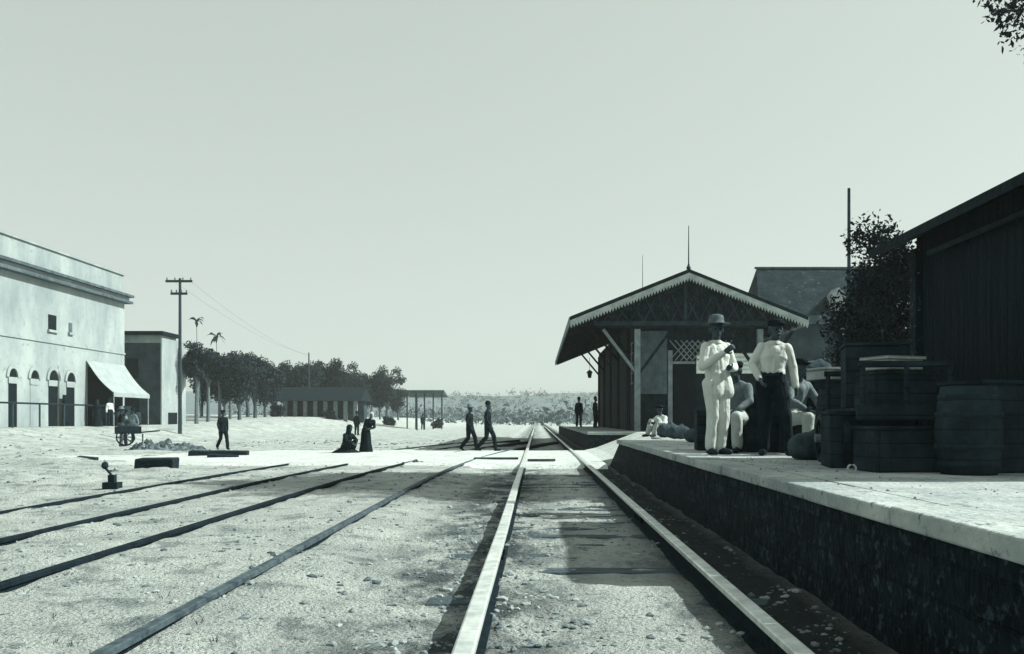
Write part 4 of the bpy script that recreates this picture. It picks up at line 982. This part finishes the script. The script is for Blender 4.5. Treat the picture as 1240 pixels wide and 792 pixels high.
b = MB(); b.capsule((-.2, 0, .75), (.2, .05, .78), .22, .2); b.capsule((-.1, .05, .95), (.1, 0, .98), .16, .14); o = remesh(b, 'sack', M_sack, .03, 2, .02); o.location = (p[0], p[1], z); tag(o, 'dark sack heaped on the small barrow', 'sack')

# ------------------------------------------------------------------ timber, mounds and small track furniture on the open ground
def beam(px0, px1, py, label, n=3, r=.11):
    D = 1.2 * F / (py - VY); a, c = px_(px0, D), px_(px1, D); z = gh((a + c) / 2, D); b = MB()
    L = c - a; q = random.Random(int(px0)); m_ = Vector(((a + c) / 2, D, z + r * .75)); t = q.uniform(-.12, .12)
    b.obox(m_, (L / 2, L / 2 * t, q.uniform(-.03, .03)), (-r * 1.3 * t, r * 1.3, .01), (0, .02, r)); b.v = [(x, y, zz + .05 * r * math.sin(x * 5)) for x, y, zz in b.v]
    return tag(b.build('timber_beam', M_beam, bevel=.03), label, 'beam', 'timbers lying on the open ground')
beam(230, 300, 557, 'long dark timber lying on the ground at the feet of the striding figure')
beam(252, 288, 560, 'shorter dark timber lying close in front of the long dark timber', r=.08)
beam(166, 214, 573, 'short dark timber lying right of the switch stand', r=.13)
beam(94, 118, 562, 'small dark timber lying furthest left on the open ground', r=.07)
def mound(px, py, rx, rh, label, seed):
    D = 1.2 * F / (py - VY); x = px_(px, D); z = gh(x, D, False); n = 46; V, Fc = [], []
    for j in range(n + 1):
        for i in range(n + 1):
            u, v = i / n * 2 - 1, j / n * 2 - 1; q = max(0, 1 - math.hypot(u, v)); hgt = rh * (q ** .8) * (.7 + .7 * noise.noise((u * 2.5, v * 2.5, seed))) + rh * .5 * q ** .5 * noise.noise((u * 6, v * 6, seed)) + rh * .3 * q ** .5 * noise.noise((u * 15, v * 15, seed))
            V.append((u * rx, v * rx * .8, hgt - .12))
    for j in range(n):
        for i in range(n): a = j * (n + 1) + i; Fc.append((a, a + 1, a + n + 2, a + n + 1))
    me = bpy.data.meshes.new('m'); me.from_pydata(V, [], Fc); o = link('earth_mound', me, M_mound); o.location = (x, D, z); tag(o, label, 'mound', 'spoil heaps on the open ground')
mound(186, 546, 1.3, .55, 'spoil heap of dark earth behind the short timber', 1)
mound(208, 543, 1.6, .45, 'spoil heap of dark earth right of the barrow, nearest the telegraph pole', 2)
mound(186, 572, .55, .3, 'small dark heap piled against the short timber', 3)
mound(500, 566, .9, .22, 'low dark cinder heap beside the siding near the crossing', 4)
mound(136, 576, .45, .2, 'little heap at the foot of the switch stand', 5)
D = 1.2 * F / (597 - VY); x = px_(136, D)
sw_ = empty('switch_stand', (x, D, gh(x, D)), 'small iron switch stand with lever beside the outer siding', 'switch stand')
b = MB(); b.box(-.12, .12, -.1, .1, -.05, .1); b.box(-.05, .05, -.05, .05, .102, .22); b.build('base', M_iron, sw_)
b = MB(); b.tube([(0, 0, .2), (-.12, 0, .34)], .02, 6); b.lathe((-.12, 0, .31), [(.02, 0), (.06, .04), (.05, .1), (.01, .13)], 8); b.build('lever', M_iron, sw_)

# ------------------------------------------------------------------ air
b = MB(); b.box(-1500, 1500, -70, 900, -3.5, 40); hz = b.build('haze', [], None)
hm = bpy.data.materials.new('haze'); hm.use_nodes = True; n_ = hm.node_tree.nodes; n_.remove(n_['Principled BSDF'])
pv = n_.new('ShaderNodeVolumePrincipled'); pv.inputs['Color'].default_value = (.90, 1, .93, 1); pv.inputs['Density'].default_value = .00055; pv.inputs['Anisotropy'].default_value = .2
hm.node_tree.links.new(pv.outputs[0], n_['Material Output'].inputs['Volume']); hz.data.materials.append(hm); hz['kind'] = 'stuff'
